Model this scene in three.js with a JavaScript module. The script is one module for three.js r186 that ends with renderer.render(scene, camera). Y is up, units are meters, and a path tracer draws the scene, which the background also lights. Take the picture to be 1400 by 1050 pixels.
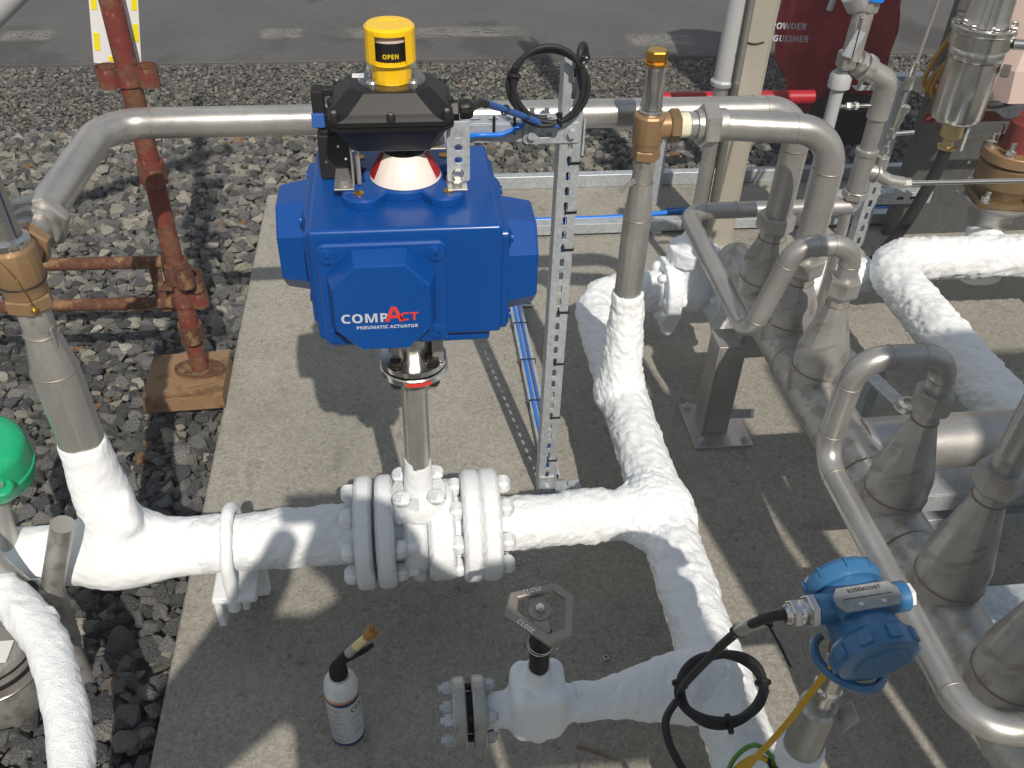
import * as THREE from 'three';
import { RoundedBoxGeometry } from 'three/addons/geometries/RoundedBoxGeometry.js';
import { ConvexGeometry } from 'three/addons/geometries/ConvexGeometry.js';
import { mergeGeometries, mergeVertices, toCreasedNormals } from 'three/addons/utils/BufferGeometryUtils.js';
import { FontLoader } from 'three/addons/loaders/FontLoader.js';
import { TextGeometry } from 'three/addons/geometries/TextGeometry.js';
import { ImprovedNoise } from 'three/addons/math/ImprovedNoise.js';
import { MarchingCubes } from 'three/addons/objects/MarchingCubes.js';

// ---------------------------------------------------------------- camera, sky, sun, exposure
const V = (x, y, z) => new THREE.Vector3(x, y, z);
const scene = new THREE.Scene();
const renderer = new THREE.WebGLRenderer({ antialias: true });
renderer.setSize(1024, 768);
renderer.toneMapping = THREE.LinearToneMapping;
renderer.toneMappingExposure = 1.25;
renderer.shadowMap.enabled = true;

const camera = new THREE.PerspectiveCamera(46.44, 4 / 3, 0.02, 400);
camera.position.set(0, 1.65, 0);
{ // yaw 7.86 deg right of north (-z), 38.87 deg down, roll -1.92 deg
  const yaw = 7.8633 * Math.PI / 180, pit = 38.8725 * Math.PI / 180, rol = -1.9233 * Math.PI / 180;
  const f = V(Math.sin(yaw) * Math.cos(pit), -Math.sin(pit), -Math.cos(yaw) * Math.cos(pit));
  const r = V(Math.cos(yaw), 0, Math.sin(yaw)), d = f.clone().cross(r);
  const r2 = r.clone().multiplyScalar(Math.cos(rol)).addScaledVector(d, Math.sin(rol));
  const d2 = d.clone().multiplyScalar(Math.cos(rol)).addScaledVector(r, -Math.sin(rol));
  camera.quaternion.setFromRotationMatrix(new THREE.Matrix4().makeBasis(r2, d2.clone().negate(), f.clone().negate()));
}
camera.updateMatrixWorld(true);

const SUN_AZ = 9.1 * Math.PI / 180, SUN_EL = 45 * Math.PI / 180;      // east of south, above the horizon
const sunDir = V(Math.sin(SUN_AZ) * Math.cos(SUN_EL), Math.sin(SUN_EL), Math.cos(SUN_AZ) * Math.cos(SUN_EL));
const sun = new THREE.DirectionalLight(0xfff4e6, 3.4);
sun.target.position.set(0.2, 0, -1.6); sun.position.copy(sun.target.position).addScaledVector(sunDir, 12);
sun.castShadow = true; sun.shadow.mapSize.set(4096, 4096); sun.shadow.radius = 1.2;
Object.assign(sun.shadow.camera, { left: -4, right: 4, top: 5, bottom: -4, near: 1, far: 40 });
scene.add(sun, sun.target);

const noise = new ImprovedNoise();
const N3 = (x, y, z) => noise.noise(x + 101.3, y + 57.7, z + 31.1);
const fbm = (x, y, z, o = 4) => { let a = 0, s = 0.5; for (let i = 0; i < o; i++) { a += s * N3(x, y, z); x *= 2.03; y *= 2.03; z *= 2.03; s *= 0.5; } return a; };
let seedState = 20240611;
const rnd = () => { seedState = (seedState + 0x6D2B79F5) | 0; let t = Math.imul(seedState ^ (seedState >>> 15), 1 | seedState); t = (t + Math.imul(t ^ (t >>> 7), 61 | t)) ^ t; return ((t ^ (t >>> 14)) >>> 0) / 4294967296; };
const rr = (a, b) => a + (b - a) * rnd();

{ // daylight sky with broken cloud
  const W = 1024, H = 512, data = new Float32Array(W * H * 4);
  for (let j = 0; j < H; j++) for (let i = 0; i < W; i++) {
    const el = ((j + 0.5) / H - 0.5) * Math.PI, az = (i + 0.5) / W * 2 * Math.PI;
    const dx = Math.cos(el) * Math.cos(az), dy = Math.sin(el), dz = Math.cos(el) * Math.sin(az);
    const k = (j * W + i) * 4;
    let c = [0.16, 0.16, 0.155];
    if (dy > -0.02) {
      const t = Math.pow(Math.max(0, dy), 0.55);
      const blue = [0.60 - 0.32 * t, 0.64 - 0.26 * t, 0.70 - 0.16 * t];
      const s = 1 / (dy + 0.25);
      const n = fbm(dx * s * 1.6, 3.3, dz * s * 1.6, 5) * 1.9 + 0.2;
      const cov = Math.min(1, Math.max(0, n * 2.2));
      c = blue.map((b, q) => b * (1 - cov) + cov * [0.96, 0.955, 0.94][q]);
    }
    data[k] = c[0]; data[k + 1] = c[1]; data[k + 2] = c[2]; data[k + 3] = 1;
  }
  const sky = new THREE.DataTexture(data, W, H, THREE.RGBAFormat, THREE.FloatType);
  sky.mapping = THREE.EquirectangularReflectionMapping; sky.magFilter = THREE.LinearFilter; sky.minFilter = THREE.LinearFilter;
  sky.needsUpdate = true;
  scene.background = sky; scene.environment = sky;
  scene.backgroundIntensity = 0.52; scene.environmentIntensity = 0.52;
}

// ---------------------------------------------------------------- bookkeeping
const used = {};
const numbered = n => { used[n] = (used[n] || 0) + 1; return used[n] === 1 ? n : n + '_' + String(used[n] - 1).padStart(3, '0'); };
function thing(name, label, category, [x, y, z] = [0, 0, 0], group) {
  const o = new THREE.Group(); o.name = numbered(name); o.position.set(x, y, z);
  o.userData = { label, category }; if (group) o.userData.group = group;
  scene.add(o); return o;
}
// geometry is given in world coordinates; it is moved into the frame of the thing it belongs to
const wp = new THREE.Vector3();
function part(t, name, geo, mat, label) {
  const g = Array.isArray(geo) ? join(geo) : geo;
  t.updateWorldMatrix(true, false); wp.setFromMatrixPosition(t.matrixWorld); g.translate(-wp.x, -wp.y, -wp.z);
  const m = new THREE.Mesh(g, mat); m.name = name; m.castShadow = m.receiveShadow = true;
  if (label) m.userData.label = label;
  t.add(m); return m;
}
function single(name, geo, mat, label, category, group) {
  const g = Array.isArray(geo) ? join(geo) : geo;
  g.computeBoundingBox(); const b = g.boundingBox, c = V((b.min.x + b.max.x) / 2, b.min.y, (b.min.z + b.max.z) / 2);
  g.translate(-c.x, -c.y, -c.z);
  const m = new THREE.Mesh(g, mat); m.name = numbered(name); m.position.copy(c); m.castShadow = m.receiveShadow = true;
  m.userData = { label, category }; if (group) m.userData.group = group;
  scene.add(m); return m;
}
function struct(name, geo, mat, label) {
  const m = new THREE.Mesh(Array.isArray(geo) ? join(geo) : geo, mat); m.name = numbered(name); m.castShadow = m.receiveShadow = true;
  m.userData = { kind: 'structure', label, category: name.split('_').pop() }; scene.add(m); return m;
}
function join(list) {
  return mergeGeometries(list.map(g => {
    const q = g.index ? g.toNonIndexed() : g;
    for (const k of Object.keys(q.attributes)) if (!['position', 'normal', 'uv'].includes(k)) q.deleteAttribute(k);
    if (!q.attributes.uv) q.setAttribute('uv', new THREE.BufferAttribute(new Float32Array(q.attributes.position.count * 2), 2));
    return q;
  }));
}

// ---------------------------------------------------------------- shape helpers
const UP = V(0, 1, 0);
function orient(g, at, dir, spin = 0) {           // +y of g turned to dir, origin to at
  if (spin) g.rotateY(spin);
  g.applyQuaternion(new THREE.Quaternion().setFromUnitVectors(UP, dir.clone().normalize()));
  g.translate(at.x, at.y, at.z); return g;
}
function uvm(g) {                                  // texture coordinates in metres from the dominant face direction
  const q = g.index ? g.toNonIndexed() : g, p = q.attributes.position, n = q.attributes.normal, uv = new Float32Array(p.count * 2);
  for (let i = 0; i < p.count; i++) {
    const ax = Math.abs(n.getX(i)), ay = Math.abs(n.getY(i)), az = Math.abs(n.getZ(i));
    if (ay >= ax && ay >= az) { uv[2 * i] = p.getX(i); uv[2 * i + 1] = p.getZ(i); }
    else if (ax >= az) { uv[2 * i] = p.getZ(i); uv[2 * i + 1] = p.getY(i); }
    else { uv[2 * i] = p.getX(i); uv[2 * i + 1] = p.getY(i); }
  }
  q.setAttribute('uv', new THREE.BufferAttribute(uv, 2)); return q;
}
function box(x0, x1, y0, y1, z0, z1, r = 0.002, seg = 2) {
  const w = x1 - x0, h = y1 - y0, d = z1 - z0, q = Math.min(r, w / 2.01, h / 2.01, d / 2.01);
  const g = new RoundedBoxGeometry(w, h, d, seg, q); g.translate((x0 + x1) / 2, (y0 + y1) / 2, (z0 + z1) / 2); return uvm(g);
}
function lathe(profile, at, dir = UP, seg = 40, crease = 0.55) {   // profile [[radius, along], ...]
  let g = new THREE.LatheGeometry(profile.map(([r, y]) => new THREE.Vector2(Math.max(r, 0.00001), y)), seg);
  const uv = g.attributes.uv, p = g.attributes.position;
  for (let i = 0; i < uv.count; i++) uv.setXY(i, uv.getX(i) * 6.283 * Math.hypot(p.getX(i), p.getZ(i)) , p.getY(i) + Math.hypot(p.getX(i), p.getZ(i)));
  g = toCreasedNormals(g, crease);
  return orient(g, at, dir);
}
const tubeCyl = (r, h, at, dir = UP, seg = 32, c = 0.001) => lathe([[0, 0], [r - c, 0], [r, c], [r, h - c], [r - c, h], [0, h]], at, dir, seg);
function hex(af, h, at, dir = UP, spin = 0) {
  const R = af / Math.sqrt(3);
  let g = new THREE.LatheGeometry([[0.00001, 0], [R * 0.93, 0], [R, h * 0.13], [R, h * 0.87], [R * 0.93, h], [0.00001, h]].map(a => new THREE.Vector2(...a)), 6);
  { const uv = g.attributes.uv; for (let i = 0; i < uv.count; i++) uv.setXY(i, uv.getX(i) * 0.12, uv.getY(i) * 0.04); }
  g = toCreasedNormals(g, 0.3); return orient(g, at, dir, spin);
}
function bolt(at, dir, d = 0.010, len = 0.006) {
  return [lathe([[0, 0], [d * 1.05, 0], [d * 1.05, d * 0.18], [0, d * 0.18]], at, dir, 20), hex(d * 1.6, len, at.clone().addScaledVector(dir.clone().normalize(), d * 0.18), dir, rnd())];
}
function bend(pts, R) {                             // straight runs joined by round bends
  const out = [pts[0].clone()];
  for (let i = 1; i < pts.length - 1; i++) {
    const a = pts[i - 1], b = pts[i], c = pts[i + 1], u = b.clone().sub(a).normalize(), w = c.clone().sub(b).normalize();
    const th = Math.acos(THREE.MathUtils.clamp(u.dot(w), -1, 1)), Ri = Array.isArray(R) ? R[i - 1] : R;
    if (th < 0.02) { out.push(b.clone()); continue; }
    const t = Ri * Math.tan(th / 2), n = w.clone().sub(u.clone().multiplyScalar(u.dot(w))).normalize();
    const p0 = b.clone().addScaledVector(u, -t), ctr = p0.clone().addScaledVector(n, Ri), k = Math.max(4, Math.ceil(th / 0.13));
    for (let j = 0; j <= k; j++) { const f = th * j / k; out.push(ctr.clone().addScaledVector(n, -Ri * Math.cos(f)).addScaledVector(u, Ri * Math.sin(f))); }
  }
  out.push(pts[pts.length - 1].clone()); return out;
}
function resample(pts, ds) {
  const out = [pts[0].clone()];
  for (let i = 1; i < pts.length; i++) { const L = pts[i].distanceTo(pts[i - 1]), k = Math.max(1, Math.round(L / ds)); for (let j = 1; j <= k; j++) out.push(pts[i - 1].clone().lerp(pts[i], j / k)); }
  return out;
}
function sweep(pts, r, o = {}) {
  const rad = o.rad || 28, n = pts.length, pos = [], nor = [], uv = [], idx = [];
  const T = pts.map((p, i) => pts[Math.min(n - 1, i + 1)].clone().sub(pts[Math.max(0, i - 1)]).normalize());
  let u = Math.abs(T[0].y) > 0.9 ? V(1, 0, 0) : UP.clone(); u.addScaledVector(T[0], -u.dot(T[0])).normalize();
  let s = 0; const len = pts.reduce((a, p, i) => i ? a + p.distanceTo(pts[i - 1]) : 0, 0);
  for (let i = 0; i < n; i++) {
    if (i) { s += pts[i].distanceTo(pts[i - 1]); u.addScaledVector(T[i], -u.dot(T[i])).normalize(); }
    const w = T[i].clone().cross(u), R = typeof r === 'function' ? r(s, len) : r;
    for (let j = 0; j <= rad; j++) {
      const a = 2 * Math.PI * (j % rad) / rad, d = u.clone().multiplyScalar(Math.cos(a)).addScaledVector(w, Math.sin(a));
      const p0 = pts[i].clone().addScaledVector(d, R), q = o.disp ? pts[i].clone().addScaledVector(d, R + o.disp(p0, d, s, len)) : p0;
      pos.push(q.x, q.y, q.z); nor.push(d.x, d.y, d.z); uv.push(j / rad * 6.283 * R, s);
    }
  }
  for (let i = 0; i < n - 1; i++) for (let j = 0; j < rad; j++) { const a = i * (rad + 1) + j, b = a + rad + 1; idx.push(a, a + 1, b, b, a + 1, b + 1); }
  const g = new THREE.BufferGeometry();
  if (!o.open) for (const e of [0, n - 1]) {
    const c = pos.length / 3; pos.push(pts[e].x, pts[e].y, pts[e].z); const t = T[e].clone().multiplyScalar(e ? 1 : -1); nor.push(t.x, t.y, t.z); uv.push(0, 0);
    for (let j = 0; j <= rad; j++) { const k = (e * (rad + 1) + j) * 3; pos.push(pos[k], pos[k + 1], pos[k + 2]); nor.push(t.x, t.y, t.z); uv.push(0, 0); }
    for (let j = 0; j < rad; j++) e ? idx.push(c, c + 1 + j, c + 2 + j) : idx.push(c, c + 2 + j, c + 1 + j);
  }
  g.setAttribute('position', new THREE.Float32BufferAttribute(pos, 3)); g.setAttribute('normal', new THREE.Float32BufferAttribute(nor, 3)); g.setAttribute('uv', new THREE.Float32BufferAttribute(uv, 2));
  g.setIndex(idx);
  if (o.disp) { // normals of the displaced skin, seam welded
    g.computeVertexNormals(); const nn = g.attributes.normal;
    for (let i = 0; i < n; i++) { const a = i * (rad + 1), b = a + rad; const m = V(nn.getX(a) + nn.getX(b), nn.getY(a) + nn.getY(b), nn.getZ(a) + nn.getZ(b)).normalize(); nn.setXYZ(a, m.x, m.y, m.z); nn.setXYZ(b, m.x, m.y, m.z); }
  }
  return g;
}
const spline = (pts, n = 60, closed = false) => new THREE.CatmullRomCurve3(pts.map(p => V(...p)), closed, 'centripetal').getPoints(n);
const cable = (pts, r, n = 60, rad = 10) => sweep(spline(pts, n), r, { rad });
const ring = (R, r, at, dir, seg = 40, arc = Math.PI * 2) => { const g = new THREE.TorusGeometry(R, r, 8, seg, arc); g.rotateX(Math.PI / 2); return orient(g, at, dir); };
function plate(shape, depth, bevel = 0.0006) {      // extruded in +z from z = 0
  const g = new THREE.ExtrudeGeometry(shape, { depth: depth - 2 * bevel, bevelEnabled: bevel > 0, bevelThickness: bevel, bevelSize: bevel, bevelOffset: -bevel, bevelSegments: 1, curveSegments: 10 });
  g.translate(0, 0, bevel); return uvm(g);
}
function rrect(x0, x1, y0, y1, r) {
  const s = new THREE.Shape(); s.moveTo(x0 + r, y0); s.lineTo(x1 - r, y0); s.absarc(x1 - r, y0 + r, r, -Math.PI / 2, 0); s.lineTo(x1, y1 - r); s.absarc(x1 - r, y1 - r, r, 0, Math.PI / 2);
  s.lineTo(x0 + r, y1); s.absarc(x0 + r, y1 - r, r, Math.PI / 2, Math.PI); s.lineTo(x0, y0 + r); s.absarc(x0 + r, y0 + r, r, Math.PI, Math.PI * 1.5); return s;
}
function slot(cx, cy, w, h) {                       // rounded hole
  const r = Math.min(w, h) / 2, p = new THREE.Path();
  if (h >= w) { p.absarc(cx, cy + h / 2 - r, r, 0, Math.PI); p.absarc(cx, cy - h / 2 + r, r, Math.PI, 2 * Math.PI); }
  else { p.absarc(cx - w / 2 + r, cy, r, Math.PI / 2, Math.PI * 1.5); p.absarc(cx + w / 2 - r, cy, r, -Math.PI / 2, Math.PI / 2); }
  p.closePath(); return p;
}
function loft(rings) {                              // rings of equal point count, capped
  const n = rings[0].length, pos = [];
  const tri = (a, b, c) => pos.push(a.x, a.y, a.z, b.x, b.y, b.z, c.x, c.y, c.z);
  for (let k = 0; k < rings.length - 1; k++) for (let i = 0; i < n; i++) { const j = (i + 1) % n, A = rings[k], B = rings[k + 1]; tri(A[i], B[j], A[j]); tri(A[i], B[i], B[j]); }
  for (const [R, f] of [[rings[0], 0], [rings[rings.length - 1], 1]]) { const c = R.reduce((a, p) => a.add(p), V(0, 0, 0)).multiplyScalar(1 / n); for (let i = 0; i < n; i++) { const j = (i + 1) % n; f ? tri(c, R[j], R[i]) : tri(c, R[i], R[j]); } }
  let g = new THREE.BufferGeometry(); g.setAttribute('position', new THREE.Float32BufferAttribute(pos, 3)); g.computeVertexNormals();
  g.setAttribute('uv', new THREE.Float32BufferAttribute(new Float32Array(pos.length / 3 * 2), 2));
  return uvm(g);
}
const chamRing = (cx, cz, w, d, c, y) => [[-w + c, d], [-w, d - c], [-w, -d + c], [-w + c, -d], [w - c, -d], [w, -d + c], [w, d - c], [w - c, d]].map(([x, z]) => V(cx + x, y, cz + z));
function sdfMesh(fn, mn, mx, N) {                   // marching cubes over a distance field
  const mc = new MarchingCubes(N, new THREE.MeshStandardMaterial(), false, false, 160000);
  mc.isolation = 0; const h = N / 2, c = mn.clone().add(mx).multiplyScalar(0.5), e = mx.clone().sub(mn).multiplyScalar(0.5);
  for (let k = 0; k < N; k++) for (let j = 0; j < N; j++) for (let i = 0; i < N; i++)
    mc.field[i + j * N + k * N * N] = -fn(c.x + e.x * (i - h) / h, c.y + e.y * (j - h) / h, c.z + e.z * (k - h) / h);
  mc.update();
  const a = new Float32Array(mc.count * 3);
  for (let i = 0; i < mc.count; i++) { a[3 * i] = c.x + e.x * mc.positionArray[3 * i]; a[3 * i + 1] = c.y + e.y * mc.positionArray[3 * i + 1]; a[3 * i + 2] = c.z + e.z * mc.positionArray[3 * i + 2]; }
  let g = new THREE.BufferGeometry(); g.setAttribute('position', new THREE.BufferAttribute(a, 3));
  g = mergeVertices(g, 1e-5); g.computeVertexNormals();
  return uvm(g);
}
const smin = (a, b, k) => { const h = Math.max(k - Math.abs(a - b), 0) / k; return Math.min(a, b) - h * h * k * 0.25; };
function capsule(x, y, z, a, b, ra, rb) {           // distance to a tapered rod
  const bx = b[0] - a[0], by = b[1] - a[1], bz = b[2] - a[2], px = x - a[0], py = y - a[1], pz = z - a[2];
  const t = Math.max(0, Math.min(1, (px * bx + py * by + pz * bz) / (bx * bx + by * by + bz * bz)));
  return Math.hypot(px - bx * t, py - by * t, pz - bz * t) - (ra + (rb - ra) * t);
}

// ---------------------------------------------------------------- materials
function tex(S, fn, tile, srgb = true) {            // fn(u, v) -> [r, g, b] 0..255, tile = metres covered
  const d = new Uint8Array(S * S * 4);
  for (let j = 0; j < S; j++) for (let i = 0; i < S; i++) { const c = fn(i / S, j / S), k = (j * S + i) * 4; d[k] = Math.max(0, Math.min(255, c[0])); d[k + 1] = Math.max(0, Math.min(255, c[1])); d[k + 2] = Math.max(0, Math.min(255, c[2])); d[k + 3] = 255; }
  const t = new THREE.DataTexture(d, S, S, THREE.RGBAFormat); t.wrapS = t.wrapT = THREE.RepeatWrapping; t.magFilter = THREE.LinearFilter; t.minFilter = THREE.LinearMipmapLinearFilter; t.generateMipmaps = true;
  if (srgb) t.colorSpace = THREE.SRGBColorSpace; t.repeat.set(1 / tile, 1 / tile); t.needsUpdate = true; return t;
}
// noise that repeats over the unit square
const hash = (i, j, s) => { let h = Math.imul(i, 374761393) + Math.imul(j, 668265263) + Math.imul(s, 1274126177); h = Math.imul(h ^ (h >>> 13), 1274126177); return ((h ^ (h >>> 16)) >>> 0) / 4294967296; };
function pn(u, v, f, s = 1) { const x = u * f, y = v * f, i = Math.floor(x), j = Math.floor(y); let a = x - i, b = y - j; a = a * a * (3 - 2 * a); b = b * b * (3 - 2 * b); const m = q => ((q % f) + f) % f; return (hash(m(i), m(j), s) * (1 - a) + hash(m(i + 1), m(j), s) * a) * (1 - b) + (hash(m(i), m(j + 1), s) * (1 - a) + hash(m(i + 1), m(j + 1), s) * a) * b; }
const pf = (u, v, f, s, o = 4) => { let a = 0, w = 0.5, t = 0; for (let k = 0; k < o; k++) { a += w * pn(u, v, f, s + k); t += w; f *= 2; w *= 0.55; } return a / t; };
const mix3 = (a, b, t) => a.map((q, i) => q + (b[i] - q) * t);
const sm = (a, b, x) => { const t = Math.max(0, Math.min(1, (x - a) / (b - a))); return t * t * (3 - 2 * t); };

const concreteMap = tex(1024, (u, v) => { const n = pf(u, v, 6, 1, 5), f = pn(u, v, 256, 9), g = pn(u, v, 128, 12), p = pf(u, v, 24, 30, 3); let c = mix3([129, 127, 119], [152, 149, 140], n); const w = hash(Math.round(u * 1024), Math.round(v * 1024), 77); c = c.map(q => q + (f - 0.5) * 20 + (g - 0.5) * 9 + (w - 0.5) * 30 - sm(0.66, 0.8, p) * 9 - sm(0.86, 0.93, pn(u, v, 200, 33)) * 22); return c; }, 1.3);
const concreteBump = tex(1024, (u, v) => { const q = pn(u, v, 256, 9) * 110 + pn(u, v, 128, 12) * 90 + pf(u, v, 24, 30, 3) * 50; return [q, q, q]; }, 1.3, false);
const asphaltMap = tex(1024, (u, v) => { const n = pf(u, v, 8, 41, 4), f = pn(u, v, 300, 44), w = sm(0.56, 0.7, pf(u, v, 5, 50, 5)); return mix3([68, 68, 68], [92, 92, 91], n * 0.6 + f * 0.5).map(q => q - w * 14); }, 2.6);
const asphaltBump = tex(512, (u, v) => { const q = pn(u, v, 128, 61) * 160 + pn(u, v, 64, 62) * 95; return [q, q, q]; }, 0.9, false);
const steelRough = tex(512, (u, v) => { const q = 118 + (pf(u, v, 5, 71, 5) - 0.5) * 110 + (pn(u, v, 90, 75) - 0.5) * 12; return [q, q, q]; }, 0.35, false);
const steelMap = tex(512, (u, v) => { const n = pf(u, v, 5, 81, 5), st = pn(u, v * 0.15, 220, 83); return mix3([156, 155, 152], [190, 189, 186], n * 0.8 + st * 0.25); }, 0.3);
const weldMap = tex(512, (u, v) => { const n = pf(u, v, 7, 181, 5), t = sm(0.52, 0.72, pf(u, v, 9, 188, 5)); return mix3(mix3([156, 155, 151], [190, 189, 186], n), [130, 122, 110], t * 0.5); }, 0.22);
const galvMap = tex(512, (u, v) => { const n = pf(u, v, 40, 91, 2), m = pf(u, v, 6, 95, 4); return mix3([150, 158, 164], [206, 212, 216], n * 0.6 + m * 0.5); }, 0.25);
const rustMap = tex(1024, (u, v) => { const n = pf(u, v, 10, 101, 5), m = pf(u, v, 30, 105, 4), k = pn(u, v, 260, 109); let c = mix3([116, 50, 42], [102, 40, 35], k); c = mix3(c, mix3([80, 50, 38], [126, 84, 58], m), sm(0.46, 0.6, n)); return mix3(c, [150, 118, 92], sm(0.68, 0.8, m) * 0.5); }, 0.4);
const rustyMap = tex(1024, (u, v) => { const n = pf(u, v, 12, 121, 5), m = pf(u, v, 40, 125, 4); let c = mix3([66, 42, 33], [118, 76, 54], m); c = mix3(c, [142, 122, 84], sm(0.54, 0.66, n) * 0.6); return mix3(c, [160, 126, 100], sm(0.68, 0.8, m) * 0.5); }, 0.4);
const rustBump = tex(512, (u, v) => { const q = pf(u, v, 24, 131, 5) * 255; return [q, q, q]; }, 0.2, false);
const woodMap = tex(512, (u, v) => { const w = pf(u, v, 3, 141, 3), g = Math.sin((v * 46 + w * 9) * 6.283) * 0.5 + 0.5, f = pn(u * 0.1, v, 200, 144); return mix3([112, 88, 62], [150, 122, 90], g * 0.5 + f * 0.4).map(q => q - sm(0.55, 0.75, pf(u, v, 6, 149, 4)) * 30); }, 0.3);
const frostBump = tex(512, (u, v) => { const q = pn(u, v, 170, 151) * 120 + pf(u, v, 40, 153, 3) * 135; return [q, q, q]; }, 0.12, false);
const stoneBump = tex(256, (u, v) => { const q = pf(u, v, 12, 161, 5) * 255; return [q, q, q]; }, 1, false);
const clothBump = tex(256, (u, v) => { const q = pf(u, v, 6, 165, 4) * 255; return [q, q, q]; }, 0.3, false);

const S = o => new THREE.MeshStandardMaterial(o), P = o => new THREE.MeshPhysicalMaterial(o);
const M = {
  concrete: S({ map: concreteMap, bumpMap: concreteBump, bumpScale: 0.0016, roughness: 0.95 }),
  earth: S({ color: 0x5a5853, roughness: 1 }),
  asphalt: S({ map: asphaltMap, bumpMap: asphaltBump, bumpScale: 0.003, roughness: 0.92 }),
  steel: S({ map: steelMap, metalness: 0.68, roughness: 0.92, roughnessMap: steelRough }),
  steelWeld: S({ map: weldMap, metalness: 0.6, roughness: 0.95, roughnessMap: steelRough }),
  steelBright: S({ color: 0xcfcdc8, metalness: 1, roughness: 0.24 }),
  steelTube: S({ map: steelMap, metalness: 0.68, roughness: 0.78, roughnessMap: steelRough }),
  seam: S({ color: 0xa8a298, metalness: 0.9, roughness: 0.5 }),
  seamDark: S({ color: 0x8b7f6e, metalness: 0.7, roughness: 0.6 }),
  galv: S({ map: galvMap, metalness: 0.5, roughness: 0.5 }),
  brass: S({ color: 0x987c5c, metalness: 0.4, roughness: 0.45 }),
  brassBright: S({ color: 0xc79a3c, metalness: 1, roughness: 0.3 }),
  bronze: S({ color: 0x7c674a, metalness: 0.4, roughness: 0.45 }),
  frost: S({ color: 0xecf1f4, roughness: 0.95, bumpMap: frostBump, bumpScale: 0.0021 }), rime: S({ color: 0xecf1f4, roughness: 0.95 }),
  ice: P({ color: 0xdfe5ea, roughness: 0.55 }),
  blue: P({ color: 0x00448e, roughness: 0.36, specularIntensity: 0.45, clearcoat: 0.22, clearcoatRoughness: 0.15 }),
  black: P({ color: 0x0f1011, roughness: 0.48 }),
  blackMatt: S({ color: 0x141416, roughness: 0.7 }),
  rubber: S({ color: 0x1d1d1f, roughness: 0.6 }),
  tie: S({ color: 0x0c0c0d, roughness: 0.5 }),
  yellow: P({ color: 0xf0c20a, roughness: 0.35, clearcoat: 0.3 }),
  clear: P({ color: 0xffffff, roughness: 0.05, transmission: 1, thickness: 0, ior: 1.45 }),
  cream: P({ color: 0xe8ddd6, roughness: 0.4 }),
  red: P({ color: 0xa31824, roughness: 0.4 }),
  print: S({ color: 0xb9bfc9, roughness: 0.5 }), printRed: S({ color: 0xd43a2c, roughness: 0.5 }), printYellow: S({ color: 0xd9c21c, roughness: 0.5 }), printDark: S({ color: 0x2a2522, roughness: 0.6 }),
  cableBlue: P({ color: 0x2f5fa8, roughness: 0.5 }), hoseBlue: P({ color: 0x1273d6, roughness: 0.35 }),
  scaffold: S({ map: rustMap, bumpMap: rustBump, bumpScale: 0.0016, roughness: 0.85 }),
  rusty: S({ map: rustyMap, bumpMap: rustBump, bumpScale: 0.0016, roughness: 0.85, metalness: 0.15 }),
  wood: S({ map: woodMap, roughness: 0.9 }),
  white: S({ color: 0xd9dadb, roughness: 0.5 }), signYellow: S({ color: 0xe6d800, roughness: 0.5 }),
  green: P({ color: 0x07a06d, roughness: 0.42, clearcoat: 0.3 }),
  cover: S({ color: 0x8e1420, roughness: 0.75, bumpMap: clothBump, bumpScale: 0.01 }),
  pink: S({ color: 0xb03a8c, roughness: 0.6 }),
  pale: S({ color: 0xd8c4bc, roughness: 0.6 }),
  greyPipe: S({ color: 0xa7aaac, roughness: 0.55 }),
  post: S({ color: 0xb7b2a5, roughness: 0.5, metalness: 0.35, roughnessMap: steelRough }),
  trans: P({ color: 0x2e6a97, roughness: 0.38, clearcoat: 0.4, clearcoatRoughness: 0.3 }),
  wireYellow: P({ color: 0xc49a1e, roughness: 0.45 }), wireGreen: P({ color: 0x4f7f2c, roughness: 0.45 }),
  tape: S({ color: 0xd9d6c0, roughness: 0.7 }),
  loopYellow: P({ color: 0x9a7420, roughness: 0.5 }), loopGreen: P({ color: 0x4a6128, roughness: 0.5 }),
  bristle: S({ color: 0xc79a5e, roughness: 0.9 }), brushGrip: S({ color: 0xd9c98e, roughness: 0.6 }),
  dark: S({ color: 0x3b3733, metalness: 0.7, roughness: 0.5 }),
  panel: S({ map: galvMap, color: 0x8b8984, metalness: 0.6, roughness: 0.55 }),
  navy: S({ color: 0x1d2433, roughness: 0.9 }), cap: S({ color: 0xcaa832, roughness: 0.6 }),
  brown: S({ color: 0x6b2a22, roughness: 0.7 }),
};
const font = await new FontLoader().loadAsync('fonts/droid/droid_sans_bold.typeface.json');
function text(str, size, depth = 0.0006) { const g = new TextGeometry(str, { font, size, depth, curveSegments: 3, bevelEnabled: false }); g.computeBoundingBox(); const b = g.boundingBox; g.translate(-(b.min.x + b.max.x) / 2, 0, 0); return g; }
const frostDisp = (amp = 1, sx = 1) => p => amp * (0.0042 * N3(p.x * 22 * sx, p.y * 22, p.z * 22) + 0.0032 * N3(p.x * 55, p.y * 55, p.z * 55) + 0.0030 * N3(p.x * 120, p.y * 120, p.z * 120));

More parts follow.
